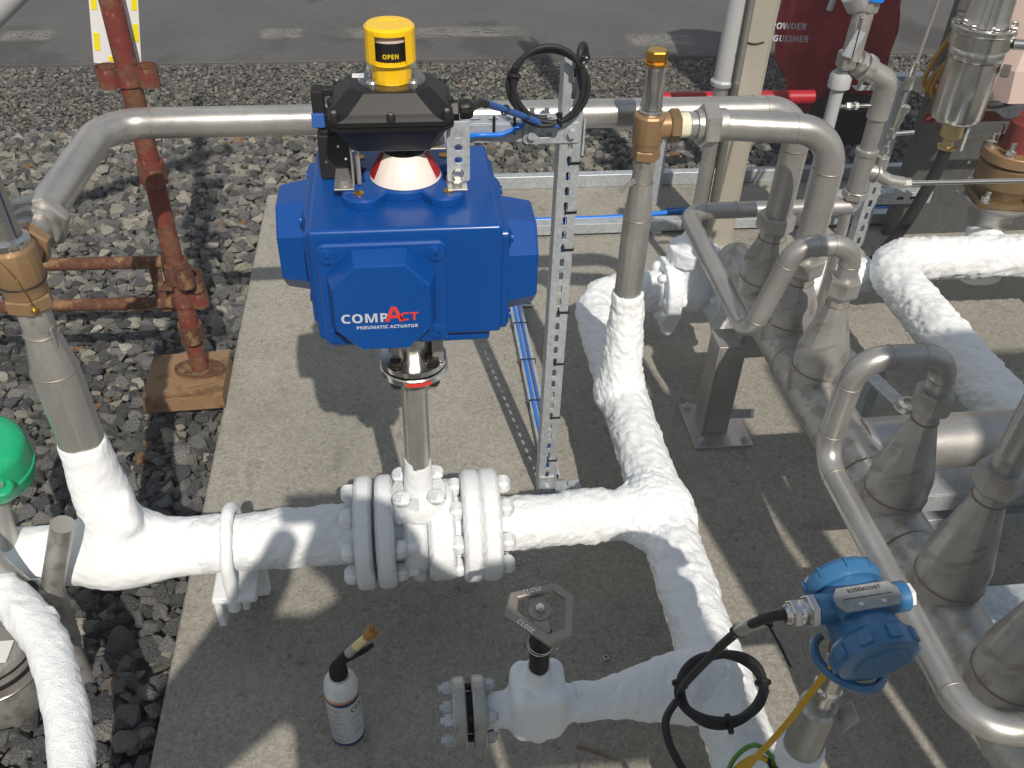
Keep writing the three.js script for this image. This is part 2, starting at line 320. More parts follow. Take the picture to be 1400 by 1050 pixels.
// ---------------------------------------------------------------- ground, pad, road, gravel
{
  const g = new THREE.PlaneGeometry(240, 240); g.rotateX(-Math.PI / 2); g.translate(0, -0.1, 0);
  struct('ground', uvm(g), M.earth, 'dark earth under the gravel');
  struct('concrete_pad', box(-0.543, 3.6, -0.16, 0, -3.29, 2.6, 0.012, 3), M.concrete, 'grey concrete equipment pad, damp and dark in places');
  const road = box(-60, 60, -0.097, -0.022, -14, -4.85, 0.02, 2);
  struct('asphalt_road', road, M.asphalt, 'dark grey asphalt road along the top of the picture');
  // pale mottled streaks on the road with faded ends, in lengths
  const streakAlpha = tex(256, (u, v) => { const e = sm(0.02, 0.22, u) * sm(0.98, 0.78, u) * sm(0.02, 0.35, v) * sm(0.98, 0.65, v), q = 255 * e * sm(0.25, 0.62, pn(u, v, 48, 201) * 0.6 + pf(u, v, 6, 205, 3) * 0.5) * 0.6; return [q, q, q]; }, 1, false);
  const wm = S({ color: 0x8f8e89, roughness: 0.9, transparent: true, alphaMap: streakAlpha });
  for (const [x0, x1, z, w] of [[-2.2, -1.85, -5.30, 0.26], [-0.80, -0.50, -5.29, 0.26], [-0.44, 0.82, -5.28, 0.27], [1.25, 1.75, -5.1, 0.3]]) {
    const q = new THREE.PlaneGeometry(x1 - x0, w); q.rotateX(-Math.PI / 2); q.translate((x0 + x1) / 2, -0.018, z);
    const m = struct('road_streak', q, wm, 'pale mottled streak with faded edges on the road'); m.userData.category = 'streak';
  }
}
{
  const variants = [];
  for (let k = 0; k < 14; k++) {
    const pts = [], n = 11 + Math.floor(rr(0, 6)), sx = rr(0.8, 1.25), sy = rr(0.45, 0.85), sz = rr(0.7, 1.1);
    for (let i = 0; i < n; i++) { const a = rr(0, 6.283), z = rr(-1, 1), q = Math.sqrt(1 - z * z), R = rr(0.85, 1.05); pts.push(V(q * Math.cos(a) * sx * R, z * sy * R, q * Math.sin(a) * sz * R)); }
    const g = new ConvexGeometry(pts); g.computeVertexNormals(); variants.push(uvm(g));
  }
  const mat = S({ color: 0xffffff, roughness: 0.9, bumpMap: stoneBump, bumpScale: 0.02 });
  const tone = (z, x) => {
    const back = sm(-2.0, -3.0, z), q = rnd(), v = rr(0.85, 1.15);
    let c;
    if (q < 0.46 - 0.30 * back) c = [0.118, 0.125, 0.132]; else if (q < 0.74 - 0.26 * back) c = [0.225, 0.232, 0.230];
    else if (q < 0.9 - 0.20 * back) c = [0.32, 0.318, 0.295]; else if (q < 0.955) c = [0.50, 0.475, 0.40]; else if (q < 0.985) c = [0.62, 0.59, 0.51]; else c = [0.36, 0.21, 0.10];
    return c.map(a => a * v);
  };
  const stones = [];
  const put = (x, z, r, y) => stones.push({ x, z, r, y, v: Math.floor(rnd() * variants.length), c: tone(z, x), e: new THREE.Euler(rr(-0.5, 0.5), rr(0, 6.283), rr(-0.5, 0.5)) });
  const inA = (x, z) => (x < -0.553 && x > -0.9 + 0.42 * z && z > -4.9 && z < -0.3) || (x >= -0.6 && x < 3.1 && z > -4.9 && z < -3.33);
  for (let layer = 0; layer < 3; layer++) {
    const sp = [0.026, 0.034, 0.050][layer];
    for (let z = -4.9; z < -0.3; z += sp) for (let x = -3.0; x < 3.1; x += sp) {
      const px = x + rr(-0.5, 0.5) * sp, pz = z + rr(-0.5, 0.5) * sp; if (!inA(px, pz)) continue;
      const fine = pz < -4.02 + 0.12 * N3(px * 2, 0, 7.7);
      if (fine && layer === 2) continue;
      const r = fine ? rr(0.008, 0.016) : layer === 2 ? rr(0.018, 0.034) : layer === 1 ? rr(0.013, 0.027) : rr(0.012, 0.020);
      put(px, pz, r, -0.055 + layer * 0.008 + rr(0, 0.012));
    }
  }
  for (let z = -4.9; z < -3.95; z += 0.019) for (let x = -2.9; x < 3.1; x += 0.019) { const px = x + rr(-1, 1) * 0.01, pz = z + rr(-1, 1) * 0.01; if (inA(px, pz) && pz < -4.02 + 0.12 * N3(px * 2, 0, 7.7)) put(px, pz, rr(0.007, 0.013), -0.045 + rr(0, 0.012)); }
  const bed = struct('gravel_bed', box(-12, 12, -0.098, -0.075, -4.87, 6, 0.001, 1), M.earth, 'bed of crushed grey stone beside the pad');
  const camI = camera.matrixWorld.clone().invert(), q = V(0, 0, 0), pm = camera.projectionMatrix.clone();
  for (const s of stones) { q.set(s.x, s.y, s.z).applyMatrix4(camI); const dep = -q.z; q.applyMatrix4(pm); s.k = (Math.abs(q.x) < 1.02 && Math.abs(q.y) < 1.02) ? s.r / dep : 0; }
  stones.sort((a, b) => b.k - a.k);
  const big = stones.splice(0, 300), mats = new Map();
  for (const s of big) {
    const key = s.c.map(a => Math.round(a * 40)).join();
    if (!mats.has(key)) { const m = mat.clone(); m.color = new THREE.Color().setRGB(...s.c); mats.set(key, m); }
    const m = new THREE.Mesh(variants[s.v], mats.get(key)); m.name = 'stone'; m.castShadow = m.receiveShadow = true;
    m.position.set(s.x, s.y, s.z); m.rotation.copy(s.e); m.scale.setScalar(s.r); bed.add(m);
  }
  const gr = new THREE.Group(); gr.name = 'gravel'; gr.userData = { kind: 'stuff', label: 'loose crushed grey and cream gravel', category: 'gravel' };
  const dm = new THREE.Matrix4(), dq = new THREE.Quaternion(), col = new THREE.Color();
  for (let k = 0; k < variants.length; k++) {
    const list = stones.filter(s => s.v === k), im = new THREE.InstancedMesh(variants[k], mat, list.length);
    list.forEach((s, i) => { dm.compose(V(s.x, s.y, s.z), dq.setFromEuler(s.e), V(s.r, s.r, s.r)); im.setMatrixAt(i, dm); im.setColorAt(i, col.setRGB(...s.c)); });
    im.name = 'gravel_stones'; im.userData = { kind: 'stuff' }; im.castShadow = im.receiveShadow = true; gr.add(im);
  }
  scene.add(gr);
}

function variantsOf() { return uvm(new THREE.IcosahedronGeometry(1, 0)); }
// ---------------------------------------------------------------- frosted pipework
const MY = 0.25, MZ = -1.263, HX = 0.505;          // main run: height, z; cross header: x
const fd = frostDisp(1);
{
  const t = thing('frosted_main_pipe', 'thick white frosted pipe running left to right across the pad, through the flanged valve', 'pipe', [-0.3, 0, MZ]);
  const icy = p => 0.85 * fd(p) + 0.004 * sm(0.05, 0.3, N3(p.x * 6, p.y * 9, p.z * 9));
  part(t, 'pipe_run', sweep(resample([V(-1.5, MY - 0.012, MZ), V(-0.80, MY - 0.006, MZ)], 0.006), 0.058, { rad: 72, disp: icy }), M.frost);
  part(t, 'pipe_run', sweep(resample([V(-0.46, MY - 0.003, MZ), V(-0.13, MY, MZ)], 0.006), 0.0575, { rad: 72, disp: icy }), M.frost);
  part(t, 'pipe_run', sweep(resample([V(0.14, MY, MZ), V(0.49, MY, MZ)], 0.005), 0.054, { rad: 72, disp: p => 0.8 * fd(p) + 0.005 * sm(0.02, 0.12, N3(p.x * 9 + 3, p.y * 7, p.z * 7)) }), M.frost);
  // tee and riser on the left, rounded over with rime
  const tee = sdfMesh((x, y, z) => {
    let d = smin(capsule(x, y, z, [-0.81, MY - 0.006, MZ], [-0.45, MY - 0.003, MZ], 0.0615, 0.0590), capsule(x, y, z, [-0.6, MY, MZ], [-0.6, 0.56, MZ], 0.062, 0.040), 0.07);
    d = smin(d, capsule(x, y, z, [-0.556, 0.36, MZ + 0.030], [-0.562, 0.40, MZ + 0.022], 0.018, 0.016), 0.03);
    d = Math.max(d, y - 0.548 - 0.006 * N3(x * 40, 1, z * 40));
    return d - 0.003 * N3(x * 12, y * 12, z * 12) - 0.0016 * N3(x * 45, y * 45, z * 45) - 0.0012 * N3(x * 85, y * 85, z * 85);
  }, V(-0.87, 0.14, MZ - 0.14), V(-0.40, 0.60, MZ + 0.14), 84);
  part(t, 'riser_tee', tee, M.rime);
  const cl = part(t, 'pipe_clamp', [sweep(spline([[-0.392, 0.13, MZ + 0.072], [-0.389, 0.2, MZ + 0.071], [-0.386, 0.27, MZ + 0.064], [-0.385, 0.315, MZ + 0.02], [-0.385, 0.318, MZ - 0.02], [-0.386, 0.27, MZ - 0.066], [-0.39, 0.16, MZ - 0.072]], 60), 0.0125, { rad: 18, disp: p => 0.4 * fd(p) })], M.frost);
  part(cl, 'bracket', [box(-0.432, -0.342, 0.152, 0.170, MZ - 0.09, MZ + 0.082, 0.007, 3), box(-0.432, -0.416, 0.072, 0.162, MZ - 0.06, MZ + 0.074, 0.005, 3), box(-0.384, -0.37, 0.09, 0.158, MZ - 0.02, MZ + 0.05, 0.004, 3), box(-0.43, -0.35, 0.0, 0.158, MZ - 0.08, MZ - 0.055, 0.005, 3)], M.frost);
}
{
  const t = thing('frosted_header', 'white frosted pipe running from the rear bend toward the camera, joined by the main run', 'pipe', [HX, 0, -1.3]);
  const rip = p => fd(p) * 1.15 + 0.0022 * N3(p.x * 60, p.y * 60, p.z * 110);
  part(t, 'pipe_run', sweep(resample(bend([V(HX + 0.004, MY, -0.35), V(HX, MY, -2.105), V(0.72, MY, -2.115)], 0.115), 0.006), 0.056, { rad: 72, disp: rip }), M.frost);
  part(t, 'riser_tee', sdfMesh((x, y, z) => {
    let d = smin(capsule(x, y, z, [HX, MY, -1.95], [HX, MY, -1.45], 0.047, 0.047), capsule(x, y, z, [0.498, MY, -1.67], [0.491, 0.57, -1.67], 0.056, 0.0335), 0.05);
    d = Math.max(d, y - 0.541 - 0.006 * N3(x * 45, 3, z * 45));
    d = Math.max(d, Math.abs(z + 1.70) - 0.17);
    return d - 0.0035 * N3(x * 26, y * 26, z * 26) - 0.003 * N3(x * 70, y * 70, z * 70) - 0.0015 * N3(x * 150, y * 150, z * 150);
  }, V(0.40, 0.16, -1.90), V(0.60, 0.58, -1.50), 90), M.rime);
  part(t, 'tee', sdfMesh((x, y, z) => {
    let d = smin(capsule(x, y, z, [HX, MY, -1.5], [HX, MY, -1.0], 0.047, 0.047), capsule(x, y, z, [HX, MY, MZ], [0.3, MY, MZ], 0.050, 0.046), 0.09);
    return d - 0.004 * N3(x * 26, y * 26, z * 26) - 0.003 * N3(x * 60, y * 60, z * 60) - 0.0018 * N3(x * 140, y * 140, z * 140);
  }, V(0.36, 0.16, -1.40), V(0.60, 0.34, -1.12), 80), M.rime);
}
// flanged valve in the main run
function nut(x, a, R, dx, r = 0.019) { const y = MY + R * Math.cos(a), z = MZ + R * Math.sin(a); return lathe([[0, 0], [r * 0.6, 0.0005], [r * 0.92, 0.004], [r, 0.012], [r * 0.93, 0.022], [r * 0.6, 0.028], [0, 0.0295]], V(x, y, z), V(dx, 0, 0), 18, 3); }
const roundDisc = (r, h, e, at, dir = UP, seg = 64) => { const p = [[0, 0], [r - e, 0]]; for (let i = 1; i <= 6; i++) p.push([r - e + e * Math.sin(i * Math.PI / 12), e - e * Math.cos(i * Math.PI / 12)]); for (let i = 0; i <= 6; i++) p.push([r - e + e * Math.cos(i * Math.PI / 12), h - e + e * Math.sin(i * Math.PI / 12)]); p.push([0, h]); return lathe(p, at, dir, seg, 1.2); };
{
  const t = thing('frosted_ball_valve', 'white frosted flanged valve under the blue actuator', 'valve', [0.0, 0.13, MZ]);
  const X = V(1, 0, 0);
  for (const [x, w] of [[-0.137, 0.036], [-0.095, 0.037], [0.078, 0.040], [0.1145, 0.041]]) part(t, 'flange', roundDisc(0.116, w, 0.011, V(x, MY, MZ), X), M.frost);
  for (const [x, dx] of [[-0.134, -1], [-0.061, 1], [0.080, -1], [0.153, 1]]) for (let k = 0; k < 8; k++) part(t, 'nut', nut(x, (k + 0.5) * Math.PI / 4, 0.088, dx), M.frost);
  for (const s of [-0.060, 0.03]) for (let k = 0; k < 8; k++) { const a = (k + 0.5) * Math.PI / 4; part(t, 'stud', tubeCyl(0.011, 0.05, V(s, MY + 0.088 * Math.cos(a), MZ + 0.088 * Math.sin(a)), X, 14, 0.004), M.frost); }
  part(t, 'body', [roundDisc(0.088, 0.05, 0.012, V(-0.042, MY, MZ), X), roundDisc(0.104, 0.056, 0.012, V(0.008, MY - 0.006, MZ), X), tubeCyl(0.07, 0.24, V(-0.11, MY, MZ), X, 48, 0.004)], M.frost);
  part(t, 'body_bolt', [roundDisc(0.016, 0.03, 0.006, V(-0.012, 0.172, MZ + 0.035), V(0, -0.3, 0.1), 20)], M.frost);
  const b = part(t, 'bonnet', [roundDisc(0.056, 0.055, 0.012, V(-0.006, 0.315, MZ), UP), roundDisc(0.047, 0.1, 0.006, V(-0.006, 0.24, MZ), UP)], M.frost);
  for (const [x, z] of [[-0.04, 0.034], [0.028, 0.034], [-0.04, -0.034], [0.028, -0.034]]) part(b, 'bonnet_bolt', lathe([[0, 0], [0.017, 0], [0.019, 0.006], [0.0165, 0.013], [0.010, 0.0165], [0.004, 0.0168], [0.0032, 0.013], [0, 0.0128]], V(x, 0.369, MZ + z), UP, 20, 2), M.frost);
  part(t, 'frosted_stem', sweep(resample([V(-0.006, 0.36, MZ), V(-0.004, 0.452, MZ)], 0.004), (s, L) => 0.0295 - 0.004 * s / L, { rad: 40, disp: p => 0.25 * fd(p) - (p.y > 0.44 ? 0.006 * Math.max(0, N3(p.x * 50, 0, p.z * 50) + 0.2) : 0) }), M.frost);
  part(t, 'stem', tubeCyl(0.0242, 0.28, V(-0.004, 0.40, MZ)), M.steelTube);
  const mf = part(t, 'mounting_flange', [lathe([[0, 0], [0.058, 0], [0.060, 0.002], [0.060, 0.013], [0.058, 0.015], [0, 0.015]], V(-0.002, 0.672, MZ)), lathe([[0.024, 0], [0.034, 0.003], [0.036, 0.02], [0.03, 0.03]], V(-0.002, 0.645, MZ)), lathe([[0, 0], [0.056, 0], [0.058, 0.002], [0.058, 0.012], [0, 0.014]], V(-0.002, 0.69, MZ)), tubeCyl(0.032, 0.13, V(-0.002, 0.70, MZ))], M.steelBright);
  for (let k = 0; k < 4; k++) { const a = k * Math.PI / 2 + 0.75; part(mf, 'bolt', bolt(V(-0.002 + 0.045 * Math.cos(a), 0.704, MZ + 0.045 * Math.sin(a)), UP, 0.012, 0.01), M.dark); part(mf, 'nut', bolt(V(-0.002 + 0.045 * Math.cos(a), 0.672, MZ + 0.045 * Math.sin(a)), V(0, -1, 0), 0.012, 0.012), M.dark); }
  part(mf, 'mounting_legs', [box(-0.04, -0.022, 0.703, 0.80, MZ - 0.03, MZ + 0.03, 0.003), box(0.03, 0.05, 0.703, 0.80, MZ - 0.03, MZ + 0.03, 0.003)], M.steel);
  part(mf, 'red_sticker', [new THREE.CylinderGeometry(0.0605, 0.0605, 0.008, 24, 1, true, -0.25, 0.75)].map(g => { g.translate(-0.002, 0.679, MZ); return g; }), M.printRed);
}
// small globe valve branch
{
  const z = -0.838, t = thing('frosted_globe_valve', 'small frosted valve with a steel five-sided handwheel on the short branch in front', 'valve', [0.175, 0.15, z]);
  const nz = (x, y, zz) => 0.003 * N3(x * 26, y * 26, zz * 26) + 0.0016 * N3(x * 80, y * 80, zz * 80);
  part(t, 'body', sdfMesh((x, y, zz) => {
    const qx = Math.abs(x - 0.178) - 0.024, qy = Math.abs(y - 0.268) - 0.042, qz = Math.abs(zz - z) - 0.024;
    let d = Math.hypot(Math.max(qx, 0), Math.max(qy, 0), Math.max(qz, 0)) + Math.min(Math.max(qx, qy, qz), 0) - 0.022;
    d = smin(d, capsule(x, y, zz, [0.10, MY, z], [0.27, MY, z], 0.030, 0.032), 0.02);
    d = smin(d, capsule(x, y, zz, [0.18, 0.2, z], [0.182, 0.185, z + 0.01], 0.03, 0.02), 0.03);
    d = smin(d, capsule(x, y, zz, [0.177, 0.28, z], [0.176, 0.38, z], 0.026, 0.0215), 0.012);
    for (const [a, b] of [[-0.027, -0.026], [0.027, -0.026], [-0.027, 0.026], [0.027, 0.026]]) d = smin(d, capsule(x, y, zz, [0.178 + a, 0.28, z + b], [0.178 + a, 0.318, z + b], 0.018, 0.017), 0.005);
    return Math.max(d, y - 0.368 - 0.006 * N3(x * 50, 4, zz * 50)) - 0.25 * nz(x, y, zz);
  }, V(0.09, 0.14, z - 0.085), V(0.28, 0.42, z + 0.085), 84), M.ice);
  part(t, 'reducer', sweep(resample([V(0.245, MY, z), V(0.33, MY, z - 0.004), V(0.50, MY, z - 0.015)], 0.005), (s, L) => { const f = s / L; return f < 0.16 ? 0.033 : 0.033 + 0.029 * sm(0.16, 0.8, f); }, { rad: 64, disp: p => 0.8 * fd(p) + 0.003 * sm(0.1, 0.3, N3(p.x * 16, p.y * 16, p.z * 16)) }), M.frost);
  for (const x of [0.033, 0.066]) {
    const fl = part(t, 'flange', lathe([[0, 0], [0.058, 0], [0.0605, 0.0025], [0.0605, 0.019], [0.058, 0.0215], [0, 0.0215]], V(x, MY, z), V(1, 0, 0), 56), M.steelWeld);
    for (let k = 0; k < 4; k++) { const a = (k + 0.5) * Math.PI / 2, dx = x < 0.05 ? -1 : 1; part(fl, 'bolt', [...bolt(V(x < 0.05 ? x : x + 0.0215, MY + 0.043 * Math.cos(a), z + 0.043 * Math.sin(a)), V(dx, 0, 0), 0.0125, 0.013), tubeCyl(0.0062, 0.021, V(x < 0.05 ? x - 0.001 : x + 0.0205, MY + 0.043 * Math.cos(a), z + 0.043 * Math.sin(a)), V(dx, 0, 0), 12)], M.galv); }
  }
  part(t, 'gasket', [tubeCyl(0.034, 0.0125, V(0.0541, MY, z), V(1, 0, 0)), ...[0, 1, 2, 3].map(k => tubeCyl(0.0062, 0.014, V(0.0535, MY + 0.043 * Math.cos((k + 0.5) * Math.PI / 2), z + 0.043 * Math.sin((k + 0.5) * Math.PI / 2)), V(1, 0, 0), 12))], M.dark);
  part(t, 'neck_pipe', sweep([V(0.087, MY, z), V(0.13, MY, z)], 0.0275), M.ice);
  part(t, 'stem', [tubeCyl(0.0165, 0.085, V(0.1758, 0.355, z), UP), tubeCyl(0.0175, 0.03, V(0.1755, 0.432, z), UP), tubeCyl(0.011, 0.05, V(0.1745, 0.462, z), UP)], M.dark);
  part(t, 'locking_wire', [ring(0.0195, 0.0012, V(0.1756, 0.432, z), V(0.1, 1, 0.1)), ring(0.0198, 0.0012, V(0.1756, 0.427, z), V(-0.12, 1, 0.05)), cable([[0.195, 0.43, z], [0.203, 0.44, z + 0.006], [0.199, 0.42, z + 0.004], [0.205, 0.412, z]], 0.001, 20, 6)], M.steelBright);
  // handwheel tilted with its stem, five straight sides, hub held by a broad web
  const wheel = new THREE.Group();
  const hy = 0.508, cx = 0.172, tilt = new THREE.Quaternion().setFromEuler(new THREE.Euler(0.12, 0, 0.05));
  const outer = [[-0.043, 0.037], [0.030, 0.046], [0.055, 0.018], [0.042, -0.047], [0.006, -0.058], [-0.056, 0.0]].map(([x, y]) => new THREE.Vector2(x, y));
  const sh = new THREE.Shape(outer), hole = new THREE.Path([[-0.031, 0.027], [-0.036, 0.004], [0.006, -0.040], [0.031, -0.034], [0.041, 0.017], [0.026, 0.033]].map(([x, y]) => new THREE.Vector2(x, y)));
  sh.holes.push(hole);
  const tr = g => { g.rotateX(-Math.PI / 2); g.applyQuaternion(tilt); g.translate(cx, hy, z); return g; };
  const rim = plate(sh, 0.011, 0.002);
  const hw = part(t, 'handwheel', [tr(rim), tr((() => { const g = plate(rrect(-0.014, 0.012, -0.036, 0.031, 0.006), 0.006, 0.0015); g.translate(0, 0, -0.003); return g; })()), tr((() => { const g = new THREE.CylinderGeometry(0.017, 0.019, 0.008, 24); g.rotateX(Math.PI / 2); g.translate(0, 0.004, 0.001); return g; })())], M.dark.clone());
  hw.material.color.set(0x99928a); hw.material.metalness = 0.6; hw.material.roughness = 0.45;
  part(hw, 'lettering', [tr((() => { const g = text('CLOSE', 0.0075, 0.0012); g.rotateZ(0.12); g.translate(-0.008, 0.0325, 0.0105); return g; })()), tr((() => { const g = text('CLOSE', 0.0075, 0.0012); g.rotateZ(-0.78); g.translate(-0.028, -0.027, 0.0105); return g; })())], M.steelBright);
  part(hw, 'hub_nut', [tr((() => { const g = hex(0.013, 0.009, V(0, 0, 0), V(0, 0, 1)); g.translate(0, 0.004, 0.005); return g; })()), tr((() => { const g = new THREE.CylinderGeometry(0.0045, 0.0045, 0.02, 14); g.rotateX(Math.PI / 2); g.translate(0, 0.004, 0.009); return g; })())], M.steelBright);
}
// frosted valve on the rear run, and the loop behind the manifold
{
  const z = -2.115, X = V(1, 0, 0), t = thing('frosted_globe_valve', 'frosted flanged globe valve with icicles on the rear run, behind the manifold', 'valve', [0.8, 0.12, z]);
  part(t, 'body', sdfMesh((x, y, zz) => {
    let d = smin(capsule(x, y, zz, [0.66, MY, z], [0.99, MY, z], 0.05, 0.05), capsule(x, y, zz, [0.80, MY, z], [0.795, 0.38, z], 0.062, 0.05), 0.03);
    const disc = (cx, r, h) => Math.max(Math.hypot(y - MY, zz - z) - r, Math.abs(x - cx) - h) - 0.008;
    d = smin(d, disc(0.735, 0.088, 0.014), 0.012); d = smin(d, disc(0.885, 0.088, 0.014), 0.012);
    d = smin(d, Math.max(Math.hypot(x - 0.795, zz - z) - 0.06, Math.abs(y - 0.372) - 0.012) - 0.009, 0.01);
    d = smin(d, capsule(x, y, zz, [0.795, 0.38, z], [0.792, 0.43, z], 0.034, 0.028), 0.02);
    for (let k = 0; k < 6; k++) { const a = (k + 0.5) * Math.PI / 3; for (const cx of [0.735, 0.885]) d = smin(d, capsule(x, y, zz, [cx - 0.028, MY + 0.068 * Math.cos(a), z + 0.068 * Math.sin(a)], [cx + 0.028, MY + 0.068 * Math.cos(a), z + 0.068 * Math.sin(a)], 0.014, 0.014), 0.006); }
    d = smin(d, capsule(x, y, zz, [0.735, 0.2, z + 0.05], [0.737, 0.145, z + 0.05], 0.028, 0.018), 0.02);
    d = smin(d, capsule(x, y, zz, [0.885, 0.2, z + 0.05], [0.89, 0.135, z + 0.05], 0.03, 0.02), 0.02);
    return d - 0.004 * N3(x * 25, y * 25, zz * 25) - 0.002 * N3(x * 70, y * 70, zz * 70);
  }, V(0.64, 0.10, z - 0.13), V(1.0, 0.48, z + 0.13), 80), M.ice);
  const r = thing('frosted_pipe', 'white frosted pipe running right from the rear valve behind the manifold cones', 'pipe', [1.15, 0, z]);
  part(r, 'pipe_run', sweep(resample([V(0.98, MY, z), V(1.36, MY, -2.15)], 0.008), 0.052, { rad: 56, disp: fd }), M.frost);
  const l = thing('frosted_loop_pipe', 'thick white frosted pipe turning a corner at the right behind the manifold', 'pipe', [1.5, 0, -1.9]);
  part(l, 'pipe_run', sweep(resample(bend([V(3.2, 0.30, -2.12), V(1.385, 0.30, -2.15), V(1.385, 0.30, 0.1)], 0.10), 0.007), 0.063, { rad: 72, disp: p => 1.3 * fd(p) }), M.frost);
  part(l, 'support_leg', [box(1.36, 1.41, 0, 0.24, -0.52, -0.47, 0.003), box(2.1, 2.15, 0, 0.24, -2.16, -2.11, 0.003)], M.galv);
}

{ // crumbs of rime shed under the main run
  const g = variantsOf(), im = new THREE.InstancedMesh(g, M.frost, 260), m = new THREE.Matrix4(), q = new THREE.Quaternion();
  for (let i = 0; i < 260; i++) { const near = i < 150, a = rr(0, 6.283), d = Math.sqrt(rnd()); const x = near ? 0.225 + 0.075 * d * Math.cos(a) : rr(-0.3, 0.42), z = near ? -1.36 + 0.09 * d * Math.sin(a) : rr(-1.38, -1.12), k = rr(0.0008, near ? 0.0034 : 0.002); m.compose(V(x, k * 0.5, z), q.setFromEuler(new THREE.Euler(rr(0, 6), rr(0, 6), 0)), V(k, k, k)); im.setMatrixAt(i, m); }
  im.name = 'frost_crumbs'; im.castShadow = im.receiveShadow = true; im.userData = { kind: 'stuff', label: 'white frost crumbs scattered on the pad under the main pipe', category: 'frost' }; scene.add(im);
}

// ---------------------------------------------------------------- blue actuator
const AC = V(-0.003, 0.80, -1.275);
{
  const t = thing('pneumatic_actuator', 'large blue painted pneumatic actuator on top of the frosted valve', 'actuator', [AC.x, 0.80, AC.z]);
  const c = AC, hw = 0.140;
  part(t, 'body', [box(c.x - hw, c.x + hw, 0.832, 1.020, c.z - hw, c.z + hw, 0.007, 3), box(c.x - hw + 0.016, c.x + hw - 0.016, 0.806, 0.85, c.z - hw + 0.016, c.z + hw - 0.016, 0.006, 3), box(c.x - hw - 0.007, c.x + hw + 0.007, 0.85, 1.004, c.z - hw + 0.02, c.z + hw - 0.02, 0.006, 3), box(c.x - hw + 0.02, c.x + hw - 0.02, 0.85, 1.004, c.z - hw - 0.007, c.z + hw - 0.005, 0.006, 3)], M.blue);
  const zf = c.z + hw;
  const make = (ex) => {
    const sq = plate(rrect(-0.093, 0.093, -0.090, 0.086, 0.012), 0.013, 0.003); sq.translate(c.x - 0.036, 0.918, zf - 0.002);
    const oct = (h, z, k = 0.5) => { const q = h * k; return [[-q, h], [-h, q], [-h, -q], [-q, -h], [q, -h], [h, -q], [h, q], [q, h]].map(([x, y]) => V(c.x - 0.039 + x * 0.97, 0.915 + y, z)); };
    const cap = loft([oct(0.082, zf + 0.006), oct(0.080, zf + 0.016), oct(0.073, zf + 0.041 + ex), oct(0.0705, zf + 0.0445 + ex)].map(r => r.reverse()));
    const bolts = [[-0.113, 0.985], [0.040, 0.985], [0.040, 0.848], [-0.113, 0.848]].map(([x, y]) => [lathe([[0, 0], [0.014, 0], [0.015, 0.0015], [0.0115, 0.0035], [0, 0.0035]], V(c.x + x, y, zf + 0.0105), V(0, 0, 1), 24), lathe([[0, 0], [0.007, 0], [0.0075, 0.004], [0.0035, 0.0045], [0.0035, 0.001], [0, 0.001]], V(c.x + x, y, zf + 0.0135), V(0, 0, 1), 18)]);
    return { sq, cap, bolts };
  };
  for (let k = 0; k < 4; k++) {
    const { sq, cap, bolts } = make(k ? 0.014 : 0), turn = g => { g.translate(-c.x, 0, -c.z); g.rotateY(-k * Math.PI / 2); g.translate(c.x, 0, c.z); return g; };
    const cov = part(t, 'cover_plate', turn(sq), M.blue);
    part(cov, 'piston_cap', turn(cap), M.blue);
    for (const b of bolts) part(cov, 'bolt', b.map(turn), M.blue);
    if (k === 0) {
      const z0 = zf + 0.0447, ox = c.x - 0.036, oy = 0.893;
      const g1 = text('COMP', 0.0165), g2 = text('A', 0.027), g3 = text('CT', 0.0150), g4 = text('PNEUMATIC ACTUATOR', 0.0058);
      g1.scale(1.05, 0.92, 1); g1.translate(ox - 0.030, oy, z0); g2.scale(1.15, 0.95, 1); g2.translate(ox + 0.0125, oy, z0); g3.scale(1.15, 0.92, 1); g3.translate(ox + 0.0345, oy + 0.0012, z0); g4.scale(1.0, 0.9, 1); g4.translate(ox + 0.002, oy - 0.0115, z0);
      part(cov, 'logo_print', [g1, g4], M.print); part(cov, 'logo_print', [g2, g3], M.printRed);
    }
  }
  // clover shaped pad on top
  const cz = c.z - 0.005, circ = [[0, 0, 0.062], [-0.060, 0.056, 0.031], [0.060, 0.056, 0.031], [-0.060, -0.056, 0.031], [0.060, -0.056, 0.031]], o = [];
  for (let i = 0; i < 160; i++) { const a = i / 160 * 6.2832, dx = Math.cos(a), dy = Math.sin(a); let m = 0; for (const [x, y, r] of circ) { const b = x * dx + y * dy, q = b * b - (x * x + y * y - r * r); if (q > 0) m = Math.max(m, b + Math.sqrt(q)); } o.push(new THREE.Vector2(m * dx, m * dy)); }
  const pad = plate(new THREE.Shape(o), 0.017, 0.003); pad.rotateX(-Math.PI / 2); pad.translate(c.x, 1.018, cz); part(t, 'mounting_pad', pad, M.blue);
  for (const [x, z] of [[-0.066, 0.062], [0.066, 0.062], [-0.066, -0.062], [0.066, -0.062]]) part(t, 'threaded_hole', lathe([[0, 0.0], [0.0045, 0.0], [0.0075, 0.0014], [0.0078, 0]], V(c.x + x, 1.0352, cz + z), UP, 20), M.brassBright);
  const co = part(t, 'position_cone', lathe([[0.0325, 0.042], [0.034, 0.041], [0.0535, 0.004], [0.0545, 0.0005], [0.050, 0], [0.031, 0.040]], V(c.x + 0.004, 1.0355, cz + 0.004), UP, 56, 0.8), M.cream);
  for (const a of [1.05, 4.25]) part(co, 'red_segment', [new THREE.CylinderGeometry(0.0348, 0.0535, 0.0365, 16, 1, true, a, 0.95)].map(g => { g.translate(c.x + 0.004, 1.0355 + 0.0232, cz + 0.004); return g; }), M.red);
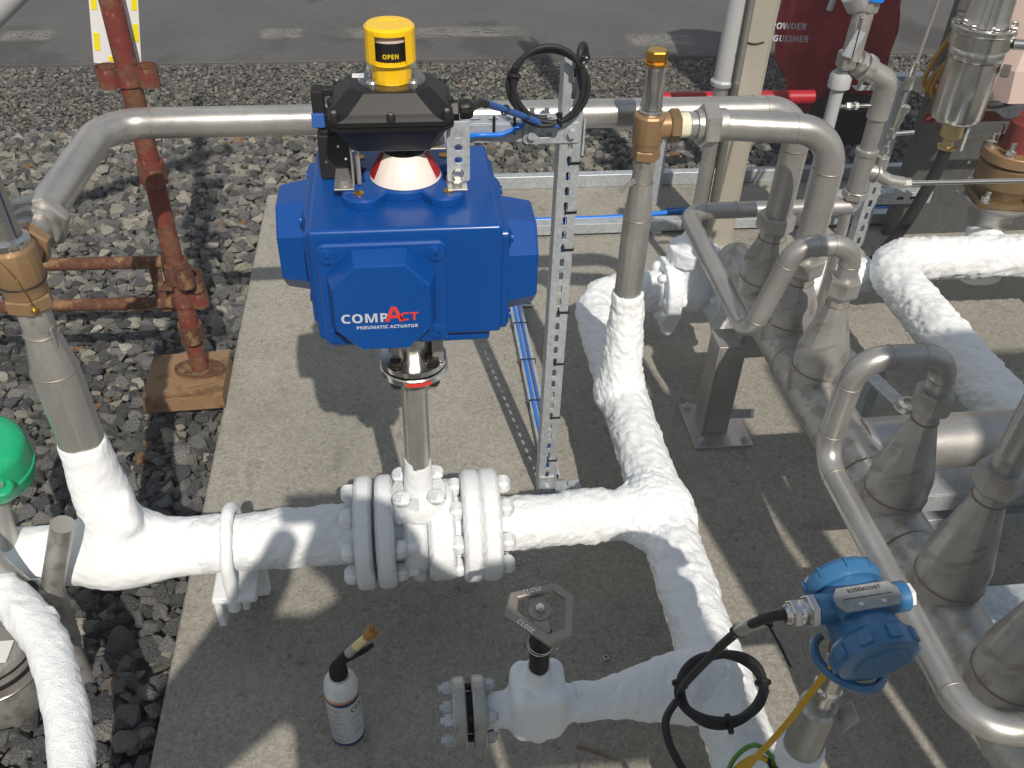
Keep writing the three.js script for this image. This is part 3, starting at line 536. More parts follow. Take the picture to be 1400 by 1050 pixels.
  part(co, 'indicator_wheel', [ring(0.0275, 0.0028, V(c.x + 0.004, 1.0745, cz + 0.004), UP), ...[0.3, 1.35, 2.4].map(a => { const g = box(-0.027, 0.027, 1.0725, 1.0765, -0.0022, 0.0022, 0.001); g.rotateY(a); g.translate(c.x + 0.004, 0, cz + 0.004); return g; })], M.blackMatt);
  part(co, 'shaft', tubeCyl(0.0085, 0.06, V(c.x + 0.004, 1.035, cz + 0.004), UP, 24), M.brassBright);
}
// mounting bridge and limit switch box
{
  const cx = -0.015, cz = -1.277;
  const b = thing('mounting_bracket', 'galvanised slotted bracket bridge between the blue actuator and the black switch box', 'bracket', [cx, 1.035, cz]);
  part(b, 'bridge_plate', box(-0.075, 0.062, 1.0915, 1.0945, cz - 0.04, cz + 0.04, 0.001), M.steel);
  const sh = rrect(0, 0.034, 0, 0.092, 0.004); for (let k = 0; k < 4; k++) sh.holes.push(slot(0.017, 0.014 + k * 0.0195, 0.012, 0.009));
  const r = plate(sh, 0.003); r.rotateX(-0.04); r.translate(0.063, 1.040, cz + 0.036); const leg = part(b, 'slotted_leg', r, M.galv);
  part(leg, 'bolt', [...bolt(V(0.079, 1.052, cz + 0.039), V(0, 0, 1), 0.009, 0.005)], M.steelBright);
  part(b, 'foot', [box(0.062, 0.092, 1.0355, 1.0385, cz + 0.012, cz + 0.062, 0.001), ...bolt(V(0.077, 1.0385, cz + 0.05), UP, 0.008, 0.006)], M.steel);
  part(b, 'leg', [box(-0.078, -0.075, 1.036, 1.096, cz - 0.035, cz + 0.035, 0.001), box(-0.105, -0.0755, 1.0355, 1.0385, cz - 0.03, cz + 0.05, 0.001), ...bolt(V(-0.09, 1.0385, cz + 0.035), UP, 0.008, 0.006), tubeCyl(0.0035, 0.06, V(-0.068, 1.036, cz + 0.03), UP, 12)], M.steel);
  const t = thing('limit_switch_box', 'black limit switch box with a yellow position indicator above the blue actuator', 'switch box', [cx, 1.095, cz]);
  const R = (w, d, c, y) => chamRing(cx, cz, w, d, c, y);
  part(t, 'housing', loft([R(0.058, 0.046, 0.008, 1.095), R(0.064, 0.052, 0.010, 1.105), R(0.078, 0.064, 0.012, 1.128), R(0.080, 0.066, 0.012, 1.134), R(0.087, 0.073, 0.014, 1.1345), R(0.088, 0.074, 0.014, 1.141)]), M.black);
  const lid = part(t, 'lid', loft([R(0.088, 0.074, 0.014, 1.1425), R(0.088, 0.074, 0.014, 1.149), R(0.084, 0.070, 0.020, 1.153), R(0.082, 0.068, 0.024, 1.158), R(0.058, 0.048, 0.022, 1.180), R(0.055, 0.046, 0.022, 1.181)]), M.black);
  for (const [x, z] of [[-0.078, 0.062], [0.078, 0.062], [-0.078, -0.062], [0.078, -0.062], [0, 0.071], [-0.084, 0.01], [0.084, 0.01]]) part(lid, 'screw', [lathe([[0, 0], [0.0062, 0], [0.0062, 0.008], [0.005, 0.0105], [0, 0.011]], V(cx + x, 1.149, cz + z), UP, 16)], M.blackMatt);
  for (const [x, z] of [[-0.078, 0.062], [0.078, 0.062], [-0.078, -0.062], [0.078, -0.062], [0, 0.071]]) part(lid, 'screw_head', [lathe([[0, 0], [0.0035, 0], [0.003, 0.0018], [0.001, 0.0024], [0, 0.0024]], V(cx + x, 1.160, cz + z), UP, 12)], M.steelBright);
  part(t, 'label_plate', box(cx - 0.053, cx - 0.036, 1.1812, 1.1832, cz - 0.024, cz - 0.010, 0.0006), M.white);
  const ind = part(t, 'position_indicator', lathe([[0.0265, 0], [0.0285, 0.002], [0.0285, 0.034], [0.020, 0.036], [0.020, 0.0005], [0.0265, 0]], V(cx + 0.004, 1.181, cz), UP, 48), M.yellow);
  // outer yellow hood with four windows
  const hood = [], hx = cx + 0.004;
  for (let k = 0; k < 2; k++) { const g = new THREE.LatheGeometry([[0.0292, 0.029], [0.0345, 0.029], [0.0360, 0.0315], [0.0352, 0.0705], [0.0325, 0.0715], [0.0262, 0.0715], [0.0262, 0.029]].map(a => new THREE.Vector2(...a)), 28, k * Math.PI + 0.62, Math.PI - 1.24); hood.push(orient(toCreasedNormals(g, 0.5), V(hx, 1.181, cz), UP)); }
  hood.push(lathe([[0.0355, 0.0700], [0.0360, 0.0720], [0.0350, 0.0760], [0.031, 0.0795], [0.0175, 0.0795], [0.016, 0.0785], [0, 0.0785], [0, 0.0715], [0.0345, 0.0700]], V(hx, 1.181, cz), UP, 48));
  hood.push(lathe([[0.0262, 0.0285], [0.0340, 0.0285], [0.0355, 0.030], [0.0350, 0.0325], [0.0262, 0.0335], [0.0262, 0.0285]], V(hx, 1.181, cz), UP, 48));
  const h = part(ind, 'hood', hood, M.yellow);
  part(ind, 'window_drum', lathe([[0, 0.03], [0.0285, 0.03], [0.0285, 0.064], [0.024, 0.068], [0, 0.068]], V(hx, 1.181, cz), UP, 40), M.black);
  part(ind, 'drum_cap', lathe([[0.0288, 0.060], [0.0292, 0.0612], [0.0292, 0.0645], [0.0255, 0.0685], [0.018, 0.0697], [0.0285, 0.060]], V(hx, 1.181, cz), UP, 40), M.pale);
  const op = text('OPEN', 0.0062, 0.0006); // letters bent round the drum
  { const p = op.attributes.position; for (let i = 0; i < p.count; i++) { const a = p.getX(i) / 0.0285, q = 0.0287 + p.getZ(i); p.setXYZ(i, hx + Math.sin(a) * q, p.getY(i) + 1.2205, cz + Math.cos(a) * q); } op.computeVertexNormals(); }
  part(ind, 'lettering', op, M.printYellow);
  part(t, 'clear_dome_base', [lathe([[0.0292, 0.001], [0.046, 0.001], [0.048, 0.003], [0.046, 0.0055], [0.033, 0.007], [0.031, 0.03], [0.0295, 0.03]], V(hx, 1.181, cz), UP, 48)], M.clear);
  for (const a of [0.75, 2.4, 3.9, 5.55]) part(t, 'dome_screw', [lathe([[0, 0], [0.008, 0], [0.008, 0.008], [0.006, 0.011], [0, 0.011]], V(hx + 0.042 * Math.sin(a), 1.1815, cz + 0.042 * Math.cos(a)), UP, 14)], M.steelBright);
  part(t, 'cable_gland', [hex(0.026, 0.012, V(cx + 0.086, 1.139, cz + 0.01), V(1, 0.05, 0)), lathe([[0, 0], [0.0135, 0], [0.0145, 0.002], [0.0145, 0.014], [0.0125, 0.018], [0.006, 0.021], [0, 0.021]], V(cx + 0.099, 1.140, cz + 0.01), V(1, 0.05, 0), 12), hex(0.024, 0.010, V(cx + 0.106, 1.1405, cz + 0.01), V(1, 0.05, 0))], M.black);
  const s = thing('solenoid_valve', 'black solenoid valve block with a small blue tag beside the switch box', 'solenoid', [-0.1, 1.03, -1.32]);
  part(s, 'valve_block', [box(-0.128, -0.078, 1.021, 1.092, -1.352, -1.296, 0.003), box(-0.123, -0.083, 1.092, 1.098, -1.347, -1.30, 0.002)], M.blackMatt);
  part(s, 'coil', [box(-0.131, -0.113, 1.099, 1.156, -1.335, -1.305, 0.003), box(-0.130, -0.078, 1.099, 1.120, -1.338, -1.308, 0.003), box(-0.116, -0.082, 1.146, 1.158, -1.325, -1.31, 0.003)], M.blackMatt);
  part(s, 'blue_tag', [box(-0.133, -0.114, 1.103, 1.124, -1.3045, -1.299, 0.001), box(-0.098, -0.088, 1.121, 1.131, -1.315, -1.307, 0.001)], M.cableBlue);
  part(s, 'screw', [[-0.118, 1.05], [-0.088, 1.055], [-0.098, 1.075]].map(([x, y]) => lathe([[0, 0], [0.0025, 0], [0.002, 0.0012], [0, 0.0012]], V(x, y, -1.296), V(0, 0, 1), 10)), M.steelBright);
}

// ---------------------------------------------------------------- slotted strut with cables
const SX0 = 0.292, SX1 = 0.333, SZ = -1.571;
{
  const t = thing('slotted_strut_post', 'tall upright galvanised slotted strut behind the main pipe', 'strut', [0.3125, 0, SZ - 0.02]);
  const sh = new THREE.Shape([[SX0, 0], [SX1, 0], [SX1, 1.108], [SX0, 1.108]].map(a => new THREE.Vector2(...a)));
  for (let k = 0; k < 32; k++) sh.holes.push(slot(0.3125, 0.075 + k * 0.0322, 0.0085, 0.019));
  const web = plate(sh, 0.0025, 0.0004); web.translate(0, 0, SZ - 0.0025); part(t, 'web', web, M.galv);
  part(t, 'flange', [box(SX0, SX0 + 0.0025, 0, 1.108, SZ - 0.041, SZ - 0.0027, 0.0008), box(SX0 + 0.0027, SX0 + 0.010, 0, 1.108, SZ - 0.041, SZ - 0.0385, 0.0008)], M.galv);
  part(t, 'flange', [box(SX1 - 0.0025, SX1, 0, 1.108, SZ - 0.041, SZ - 0.0027, 0.0008), box(SX1 - 0.010, SX1 - 0.0027, 0, 1.108, SZ - 0.041, SZ - 0.0385, 0.0008)], M.galv);
  const f = part(t, 'foot_bracket', [box(SX0 + 0.002, SX1 - 0.002, 0.002, 0.07, SZ + 0.0002, SZ + 0.004, 0.001), box(SX1 + 0.0005, SX1 + 0.004, 0.0, 0.10, SZ - 0.04, SZ - 0.0, 0.001), box(SX1 + 0.0042, SX1 + 0.075, 0.0, 0.004, SZ - 0.045, SZ - 0.005, 0.0015)], M.galv);
  part(f, 'bolt', [...bolt(V(0.3125, 0.035, SZ + 0.004), V(0, 0, 1), 0.011, 0.007)], M.galv);
  part(f, 'anchor_bolt', [...bolt(V(SX1 + 0.05, 0.004, SZ - 0.025), UP, 0.011, 0.009)], M.galv);
  for (const y of [0.12, 0.26, 0.42, 0.56, 0.715, 0.80, 0.905, 1.075]) part(t, 'cable_tie', [box(0.312, SX1 + 0.002, y, y + 0.0055, SZ + 0.0006, SZ + 0.0022, 0.0006), box(0.3105, 0.3138, y - 0.002, y + 0.016, SZ - 0.002, SZ + 0.002, 0.0006), box(SX1 + 0.0005, SX1 + 0.002, y, y + 0.0055, SZ - 0.03, SZ + 0.002, 0.0005)], M.tie);
  const b = part(t, 'corner_plate', (() => { const s = rrect(0.222, 0.331, 0.950, 0.990, 0.008); s.holes.push(slot(0.262, 0.968, 0.026, 0.011)); const g = plate(s, 0.004, 0.0006); g.translate(0, 0, SZ + 0.0008); return g; })(), M.galv);
  part(b, 'gusset', (() => { const s = new THREE.Shape([[0, 0], [0.038, 0], [0.038, 0.02], [0.006, 0.07], [0, 0.07]].map(a => new THREE.Vector2(...a))); const g = plate(s, 0.004, 0.0006); g.rotateY(Math.PI / 2); g.translate(SX1 + 0.0012, 0.925, SZ + 0.006); return g; })(), M.galv);
  for (const [x, y] of [[0.237, 0.969], [0.3125, 0.970]]) part(b, 'bolt', [lathe([[0, 0], [0.0135, 0], [0.0135, 0.0018], [0, 0.0018]], V(x, y, SZ + 0.0048), V(0, 0, 1), 24), ...bolt(V(x, y, SZ + 0.006), V(0, 0, 1), 0.0095, 0.007)], M.galv);
  const a = thing('strut_arm', 'short horizontal galvanised slotted strut reaching from the tall strut toward the actuator', 'strut', [0.17, 0.955, SZ]);
  const top = rrect(0.075, 0.29, -0.0205, 0.0205, 0.001); for (let k = 0; k < 6; k++) top.holes.push(slot(0.10 + k * 0.034, 0, 0.019, 0.009));
  const tg = plate(top, 0.0025, 0.0004); tg.rotateX(-Math.PI / 2); tg.translate(0, 0.987, SZ - 0.022); part(a, 'web', tg, M.galv);
  part(a, 'flange', box(0.075, 0.29, 0.952, 0.9868, SZ - 0.0045, SZ - 0.0018, 0.0008), M.galv); part(a, 'flange', box(0.075, 0.29, 0.952, 0.9868, SZ - 0.0425, SZ - 0.040, 0.0008), M.galv);
  for (const x of [0.165, 0.203, 0.222]) part(a, 'cable_tie', box(x, x + 0.005, 0.968, 1.004, SZ - 0.0015, SZ + 0.001, 0.0006), M.tie);
}
{
  const C = V(0.262, 1.068, SZ + 0.028), k = thing('cable_coil', 'coil of black cable hung on the tall slotted strut', 'cable', [C.x, 0.98, C.z]);
  const pts = []; for (let i = 0; i <= 110; i++) { const a = -0.5 * Math.PI - i / 110 * 4.6 * Math.PI, R = 0.067 + 0.0045 * Math.sin(a * 1.7 + 1) + 0.002 * Math.sin(i * 0.21); pts.push([C.x + R * Math.cos(a), C.y + R * Math.sin(a) * 0.98, C.z - 0.006 + 0.012 * i / 110 + 0.003 * Math.sin(a * 0.5)]); }
  part(k, 'black_cable', sweep(spline(pts, 240), 0.0050, { rad: 12 }), M.rubber);
  part(k, 'lead', cable([[0.0995, 1.1415, -1.267], [0.122, 1.126, -1.325], [0.154, 1.089, -1.40], [0.194, 1.049, -1.47], [0.228, 1.016, -1.525], [0.255, 0.999, SZ + 0.026], [0.285, 0.996, SZ + 0.032]], 0.0058, 60, 12), M.cableBlue, 'blue cable sleeve leading to the coil');
  part(k, 'lead_end', cable([[0.0995, 1.1418, -1.267], [0.108, 1.137, -1.29], [0.122, 1.1262, -1.325], [0.130, 1.117, -1.343]], 0.0066, 24, 12), M.rubber);
  for (const [a, q] of [[2.8, 1], [0.62, 1], [-1.25, 1.1]]) { const p = V(C.x + 0.067 * Math.cos(a), C.y + 0.066 * Math.sin(a), C.z); part(k, 'cable_tie', [ring(0.0115 * q, 0.0022, p, V(-Math.sin(a), Math.cos(a), 0), 20), box(p.x - 0.004, p.x + 0.004, p.y + 0.008, p.y + 0.018, p.z + 0.006, p.z + 0.012, 0.001)], M.tie); }
  for (const p of [[0.17, 1.073, -1.428], [0.215, 1.029, -1.505]]) part(k, 'cable_tie', ring(0.0075, 0.0016, V(...p), V(0.4, -0.6, -0.6), 18), M.tie);
  part(k, 'tail', cable([[0.335, 1.10, SZ - 0.012], [0.325, 1.128, SZ - 0.006], [0.316, 1.122, SZ + 0.012], [0.316, 1.09, SZ + 0.02], [0.325, 1.05, SZ + 0.026]], 0.0062, 40, 12), M.rubber);
  single('blue_air_hose', cable([[0.05, 1.02, -1.40], [0.09, 0.985, -1.50], [0.13, 0.972, SZ + 0.010], [0.18, 0.973, SZ + 0.010], [0.215, 0.985, SZ + 0.006], [0.228, 0.99, SZ - 0.006], [0.262, 0.975, SZ - 0.02], [0.300, 0.95, SZ - 0.022], [0.303, 0.5, SZ - 0.022], [0.303, 0.1, SZ - 0.022], [0.302, 0.05, SZ - 0.06]], 0.0048, 120, 12), M.hoseBlue, 'bright blue air hose along the short strut arm and down the tall strut', 'hose');
}
// low strut on the pad with blue cables, running back from the tall strut
{
  const t = thing('floor_strut', 'low galvanised strut with two blue cables lying on the pad behind the tall strut', 'strut', [0.3360, 0, -2.2]);
  part(t, 'channel', [box(0.3150, 0.3175, 0.003, 0.024, -2.86, -1.62, 0.0008), box(0.3535, 0.3560, 0.003, 0.024, -2.86, -1.62, 0.0008), box(0.3150, 0.3560, 0.0242, 0.0264, -2.86, -1.62, 0.0008)], M.galv);
  part(t, 'blue_cable', [cable([[0.3270, 0.031, -1.62], [0.3260, 0.0312, -1.9], [0.3280, 0.0312, -2.3], [0.3260, 0.031, -2.86]], 0.0046, 40)], M.hoseBlue);
  part(t, 'grey_cable', [cable([[0.3420, 0.031, -1.62], [0.3410, 0.0312, -2.0], [0.3430, 0.0312, -2.4], [0.3420, 0.031, -2.86]], 0.0046, 40)], M.cableBlue);
  for (let z = -1.72; z > -2.85; z -= 0.19) part(t, 'cable_tie', [box(0.3140, 0.3570, 0.0345, 0.0366, z, z + 0.005, 0.0006), box(0.3565, 0.3585, 0.004, 0.036, z, z + 0.005, 0.0006), box(0.3125, 0.3145, 0.004, 0.036, z, z + 0.005, 0.0006)], M.tie);
  part(t, 'end_bracket', (() => { const s = rrect(0.3570, 0.4010, 0, 0.03, 0.012); s.holes.push(slot(0.3820, 0.015, 0.02, 0.009)); const g = plate(s, 0.003); g.rotateX(-Math.PI / 2); g.translate(0, 0.004, -2.42); return g; })(), M.galv);
  const r = thing('cable_rail', 'long galvanised strut along the back of the pad in front of the cables', 'rail', [1, 0, -2.89]);
  part(r, 'channel', [box(-0.1, 2.3, 0.012, 0.050, -2.872, -2.8695, 0.0008), box(-0.1, 2.3, 0.0502, 0.0525, -2.911, -2.8695, 0.0008), box(-0.1, 2.3, 0.012, 0.050, -2.911, -2.9085, 0.0008)], M.galv);
  for (const x of [0.1, 0.9, 1.7]) part(r, 'foot', box(x, x + 0.04, 0, 0.0118, -2.915, -2.865, 0.001), M.galv);
  single('edge_rail', [box(-0.2, 3.4, 0.0, 0.055, -3.30, -3.262, 0.004), box(0.34, 0.352, 0.056, 0.062, -3.302, -3.258, 0.001), box(0.34, 0.352, 0.0, 0.055, -3.261, -3.257, 0.001)], M.galv, 'galvanised steel edge rail at the back edge of the pad beside the gravel', 'rail');
  single('blue_floor_cable', cable([[-0.3, 0.012, -2.97], [0.3, 0.012, -2.985], [0.8, 0.014, -2.985], [1.1, 0.016, -3.01], [1.6, 0.014, -2.98], [2.3, 0.012, -2.99]], 0.0095, 80, 12), M.hoseBlue, 'blue cable lying along the back of the pad', 'cable');
  single('blue_floor_cable', cable([[1.0, 0.012, -3.035], [1.5, 0.013, -3.015], [2.3, 0.012, -3.03]], 0.0085, 60, 12), M.cableBlue, 'dark blue cable beside the brighter one at the back right', 'cable');
  single('black_floor_cable', cable([[-0.3, 0.012, -2.93], [0.3, 0.012, -2.935], [0.9, 0.013, -2.93], [1.3, 0.012, -2.945], [2.3, 0.012, -2.935]], 0.011, 80, 12), M.rubber, 'black cable lying between the blue cable and the rear rail', 'cable');
}

// ---------------------------------------------------------------- safety valves, vent pipes, manifold
const UPV = UP;
function seam(t, r, at, dir, m = M.seam) { part(t, 'weld_seam', ring(r - 0.0004, 0.0014, at, dir, 48), m); }
{
  // left safety valve, above the frosted tee
  const x = -0.6, t = thing('safety_valve', 'brass and steel safety valve on the steel riser at the far left', 'safety valve', [x, 0.83, MZ]);
  const r = thing('steel_riser', 'grey steel riser tapering up from the frosted tee at the left', 'pipe', [x, 0.5, MZ]);
  part(r, 'pipe', lathe([[0, 0], [0.0385, 0], [0.0385, 0.205], [0.038, 0.21], [0.0275, 0.275], [0.0265, 0.285], [0, 0.285]], V(x, 0.50, MZ), UPV, 48, 0.9), M.steel);
  part(r, 'pipe_neck', tubeCyl(0.0255, 0.055, V(x, 0.783, MZ)), M.steelWeld);
  seam(r, 0.0385, V(x, 0.708, MZ), UPV); seam(r, 0.0275, V(x, 0.783, MZ), UPV); seam(r, 0.0385, V(x, 0.55, MZ), UPV);
  part(r, 'tag_plate', box(x + 0.022, x + 0.026, 0.765, 0.80, MZ + 0.005, MZ + 0.02, 0.001), M.steel);
  part(t, 'hex_nut', hex(0.064, 0.026, V(x, 0.834, MZ), UPV, 0.3), M.brass);
  const b = part(t, 'body', [lathe([[0, 0], [0.029, 0], [0.033, 0.004], [0.0335, 0.02], [0.0345, 0.022], [0.036, 0.03], [0.036, 0.083], [0.033, 0.088], [0, 0.088]], V(x, 0.858, MZ)), tubeCyl(0.028, 0.062, V(x, 0.912, MZ), V(0, 0, -1)), hex(0.066, 0.024, V(x, 0.912, MZ - 0.045), V(0, 0, -1), 0.26)], M.brass);
  part(b, 'ring_groove', ring(0.0362, 0.0012, V(x, 0.884, MZ), UPV), M.dark);
  part(t, 'bonnet', [lathe([[0, 0], [0.031, 0], [0.032, 0.004], [0.032, 0.012], [0.024, 0.016], [0.0225, 0.022], [0.0215, 0.14], [0, 0.14]], V(x, 0.945, MZ))], M.steelBright);
  part(t, 'cap', [lathe([[0, 0], [0.024, 0], [0.024, 0.01], [0, 0.01]], V(x, 1.085, MZ)), hex(0.036, 0.018, V(x, 1.094, MZ))], M.brassBright);
  part(t, 'seal_wire', [cable([[x - 0.02, 0.96, MZ + 0.034], [x + 0.005, 0.92, MZ + 0.0375], [x + 0.015, 0.88, MZ + 0.036], [x + 0.018, 0.855, MZ + 0.034]], 0.0009, 30, 6), lathe([[0, 0], [0.004, 0.001], [0.005, 0.006], [0, 0.011]], V(x + 0.018, 0.843, MZ + 0.034), UPV, 12)], M.brassBright);
  // vent line from it: union, bend, long run at the back, down to the manifold
  const p = thing('vent_pipe', 'long grey steel pipe from the left safety valve, across behind the actuator to the manifold', 'pipe', [0.1, 0.62, -1.79]);
  part(p, 'pipe', sweep(bend([V(x, 0.918, -1.40), V(x + 0.012, 0.914, -1.79), V(0.876, 0.905, -1.815), V(0.872, 0.64, -1.812)], [0.085, 0.085]), 0.0302, { rad: 40 }), M.steelTube);
  part(p, 'union', [tubeCyl(0.0285, 0.045, V(x, 0.914, MZ - 0.068), V(0, 0, -1)), lathe([[0, 0], [0.036, 0], [0.038, 0.003], [0.038, 0.02], [0, 0.022]], V(x, 0.914, MZ - 0.098), V(0, 0, -1)), hex(0.084, 0.026, V(x, 0.9155, MZ - 0.117), V(0, 0.0, -1), 0.4), tubeCyl(0.034, 0.02, V(x, 0.918, MZ - 0.142), V(0, 0, -1))], M.steelWeld);
  seam(p, 0.0302, V(x + 0.105, 0.9135, -1.792), V(1, 0, 0)); seam(p, 0.0302, V(x + 0.006, 0.9145, -1.69), V(0, 0, 1)); seam(p, 0.0302, V(0.785, 0.9057, -1.8135), V(1, 0, 0)); seam(p, 0.0302, V(0.874, 0.815, -1.813), UPV, M.seamDark);
}
{
  // right safety valve on the frosted header
  const x = 0.489, z = -1.67, t = thing('safety_valve', 'brass safety valve with a bright steel bonnet, right of the slotted strut', 'safety valve', [x, 0.86, z]);
  const r = thing('steel_riser', 'grey steel riser standing out of the frosted header below the right safety valve', 'pipe', [x, 0.5, z]);
  part(r, 'pipe', lathe([[0, 0], [0.0302, 0], [0.0302, 0.232], [0.0298, 0.236], [0.0235, 0.312], [0.0225, 0.318], [0, 0.318]], V(x, 0.50, z), UPV, 48, 0.9), M.steel);
  part(r, 'pipe_neck', tubeCyl(0.0215, 0.056, V(x, 0.817, z)), M.steelWeld);
  seam(r, 0.0302, V(x, 0.734, z), UPV); seam(r, 0.0228, V(x, 0.817, z), UPV, M.seamDark);
  part(r, 'tag_plate', (() => { const g = box(-0.035, 0.004, -0.006, 0.006, -0.001, 0.001, 0.0005); g.rotateZ(0.7); g.translate(x - 0.022, 0.822, z + 0.012); return g; })(), M.steelWeld);
  part(t, 'hex_nut', hex(0.052, 0.022, V(x, 0.868, z), UPV, 0.2), M.brass);
  part(t, 'body', [lathe([[0, 0], [0.024, 0], [0.028, 0.004], [0.0285, 0.014], [0.031, 0.018], [0.0315, 0.07], [0.029, 0.074], [0, 0.074]], V(x, 0.888, z)), tubeCyl(0.026, 0.05, V(x, 0.936, z), V(1, 0, 0))], M.brass);
  part(t, 'outlet_nut', [hex(0.058, 0.021, V(x + 0.040, 0.936, z), V(1, 0, 0), 0.25)], M.bronze);
  part(t, 'thread_tape', tubeCyl(0.0245, 0.02, V(x + 0.0612, 0.936, z), V(1, 0, 0)), M.tape);
  part(t, 'bonnet', [lathe([[0, 0], [0.0225, 0], [0.0235, 0.003], [0.0235, 0.007], [0.021, 0.009], [0.021, 0.013], [0.0225, 0.015], [0.0215, 0.02], [0.0205, 0.024], [0.0205, 0.088], [0.0215, 0.09], [0.0215, 0.096], [0, 0.096]], V(x, 0.962, z))], M.steelBright);
  part(t, 'cap', [lathe([[0, 0], [0.0225, 0], [0.0235, 0.0015], [0.0235, 0.006], [0.022, 0.0075], [0, 0.0075]], V(x - 0.001, 1.0585, z)), hex(0.037, 0.021, V(x - 0.001, 1.0655, z), UPV, 0.5)], M.brassBright);
  const p = thing('outlet_pipe', 'steel outlet pipe from the right safety valve bending down to the manifold', 'pipe', [0.7, 0.62, z]);
  part(p, 'pipe', sweep(bend([V(0.64, 0.935, z), V(0.876, 0.930, -1.64), V(0.872, 0.63, -1.632)], 0.085), 0.0302, { rad: 40 }), M.steelTube);
  part(p, 'union', [tubeCyl(0.0245, 0.04, V(x + 0.0815, 0.936, z), V(1, 0, 0)), lathe([[0, 0], [0.030, 0], [0.031, 0.003], [0.031, 0.012], [0, 0.014]], V(x + 0.096, 0.936, z), V(1, 0, 0)), hex(0.080, 0.030, V(x + 0.108, 0.936, z), V(1, 0, 0), 0.4), tubeCyl(0.0325, 0.02, V(x + 0.137, 0.9355, z), V(1, 0, 0))], M.steel);
  seam(p, 0.0302, V(0.785, 0.932, -1.652), V(1, 0, 0.05)); seam(p, 0.0302, V(0.873, 0.845, -1.637), UPV);
}
{
  const x = 0.872, y = 0.41, t = thing('steel_manifold', 'large grey steel manifold pipe with a row of upright cone reducers at the right', 'manifold', [x, 0.31, -1.3]);
  part(t, 'header', sweep(resample([V(x, y, -1.98), V(x + 0.004, y, -0.3)], 0.05), 0.057, { rad: 56 }), M.steelWeld);
  part(t, 'end_cap', lathe([[0.057, 0], [0.056, 0.02], [0.046, 0.038], [0.025, 0.048], [0, 0.05]], V(x, y, -1.98), V(0, 0, -1), 48, 1.2), M.steelWeld);
  for (const [z, h, r1] of [[-1.815, 0.612, 0.031], [-1.632, 0.606, 0.031], [-1.45, 0.665, 0.0215], [-1.075, 0.675, 0.0215], [-0.872, 0.69, 0.0245], [-0.685, 0.69, 0.0245]]) {
    const hb = y + 0.075, c = part(t, 'cone_reducer', [lathe([[0, -0.075], [0.056, -0.075], [0.0552, 0.0], [0.0548, 0.035], [0.053, 0.045], [r1 + 0.001, h - hb - 0.03], [r1, h - hb - 0.014], [r1, h - hb], [0, h - hb]], V(x, hb, z), UPV, 48, 0.7)], M.steelWeld);
    part(c, 'weld_seam', [ring(0.0554, 0.0019, V(x, hb - 0.008, z), UPV, 48)], M.seamDark);
    part(c, 'weld_seam', [ring(r1 + 0.0012, 0.0016, V(x, h - 0.026, z), UPV, 40)], M.seamDark);
    const af = r1 * 2 + 0.016; part(c, 'hex_union', [hex(af, 0.042, V(x, h - 0.004, z), UPV, rr(0, 1)), tubeCyl(r1 - 0.002, 0.05, V(x, h + 0.02, z))], M.steelWeld);
  }
  // branch to the right between the third and fourth cones
  part(t, 'branch_pipe', sweep([V(x + 0.03, y, -1.262), V(3.2, y, -1.262)], 0.0575, { rad: 48 }), M.steel);
  seam(t, 0.0577, V(1.02, y, -1.262), V(1, 0, 0)); seam(t, 0.057, V(x, y, -1.55), V(0, 0, 1)); seam(t, 0.057, V(x, y, -1.17), V(0, 0, 1), M.seamDark);
  seam(t, 0.057, V(x, y, -0.98), V(0, 0, 1), M.seamDark);
  // vertical pipe out of the fifth cone
  part(t, 'riser_pipe', sweep([V(x, 0.73, -0.872), V(x + 0.004, 1.5, -0.872)], 0.0225, { rad: 32 }), M.steelTube);
  // drain tubes looping from the cones
  const tubeP = (pts, R) => sweep(bend(pts, R), 0.0212, { rad: 32 });
  const a = thing('drain_tube', 'thin steel tube looping from the third cone down and back past the frosted rear valve', 'tube', [0.75, 0.55, -1.6]);
  part(a, 'tube', tubeP([V(x, 0.70, -1.45), V(x, 0.776, -1.452), V(0.752, 0.776, -1.452), V(0.696, 0.565, -1.45), V(0.700, 0.58, -1.968), V(1.142, 0.578, -1.972)], [0.045, 0.045, 0.05, 0.05]), M.steelTube);
  for (const [p, d] of [[V(0.872, 0.731, -1.451), UPV], [V(0.826, 0.776, -1.452), V(1, 0, 0)], [V(0.795, 0.776, -1.452), V(1, 0, 0)], [V(0.741, 0.735, -1.452), V(0.25, 1, 0)], [V(0.706, 0.605, -1.451), V(0.25, 1, 0)], [V(0.7, 0.577, -1.915), V(0, 0, 1)], [V(0.75, 0.58, -1.968), V(1, 0, 0)], [V(0.83, 0.58, -1.969), V(1, 0, 0)]]) seam(a, 0.0214, p, d);
  const b = thing('drain_tube', 'thin steel tube looping from the fourth cone down and forward past the blue transmitter', 'tube', [0.75, 0.55, -0.8]);
  part(b, 'tube', tubeP([V(x, 0.70, -1.075), V(x, 0.787, -1.077), V(0.712, 0.787, -1.077), V(0.708, 0.572, -1.076), V(0.703, 0.572, -0.548), V(2.2, 0.58, -0.54)], [0.05, 0.05, 0.055, 0.06]), M.steelTube);
  for (const [p, d] of [[V(0.872, 0.735, -1.0755), UPV], [V(0.822, 0.787, -1.077), V(1, 0, 0)], [V(0.765, 0.787, -1.077), V(1, 0, 0)], [V(0.711, 0.735, -1.077), UPV], [V(0.7085, 0.63, -1.0765), UPV], [V(0.708, 0.572, -1.02), V(0, 0, 1)], [V(0.7035, 0.572, -0.61), V(0, 0, 1)], [V(0.765, 0.5725, -0.548), V(1, 0, 0)]]) seam(b, 0.0214, p, d);
}
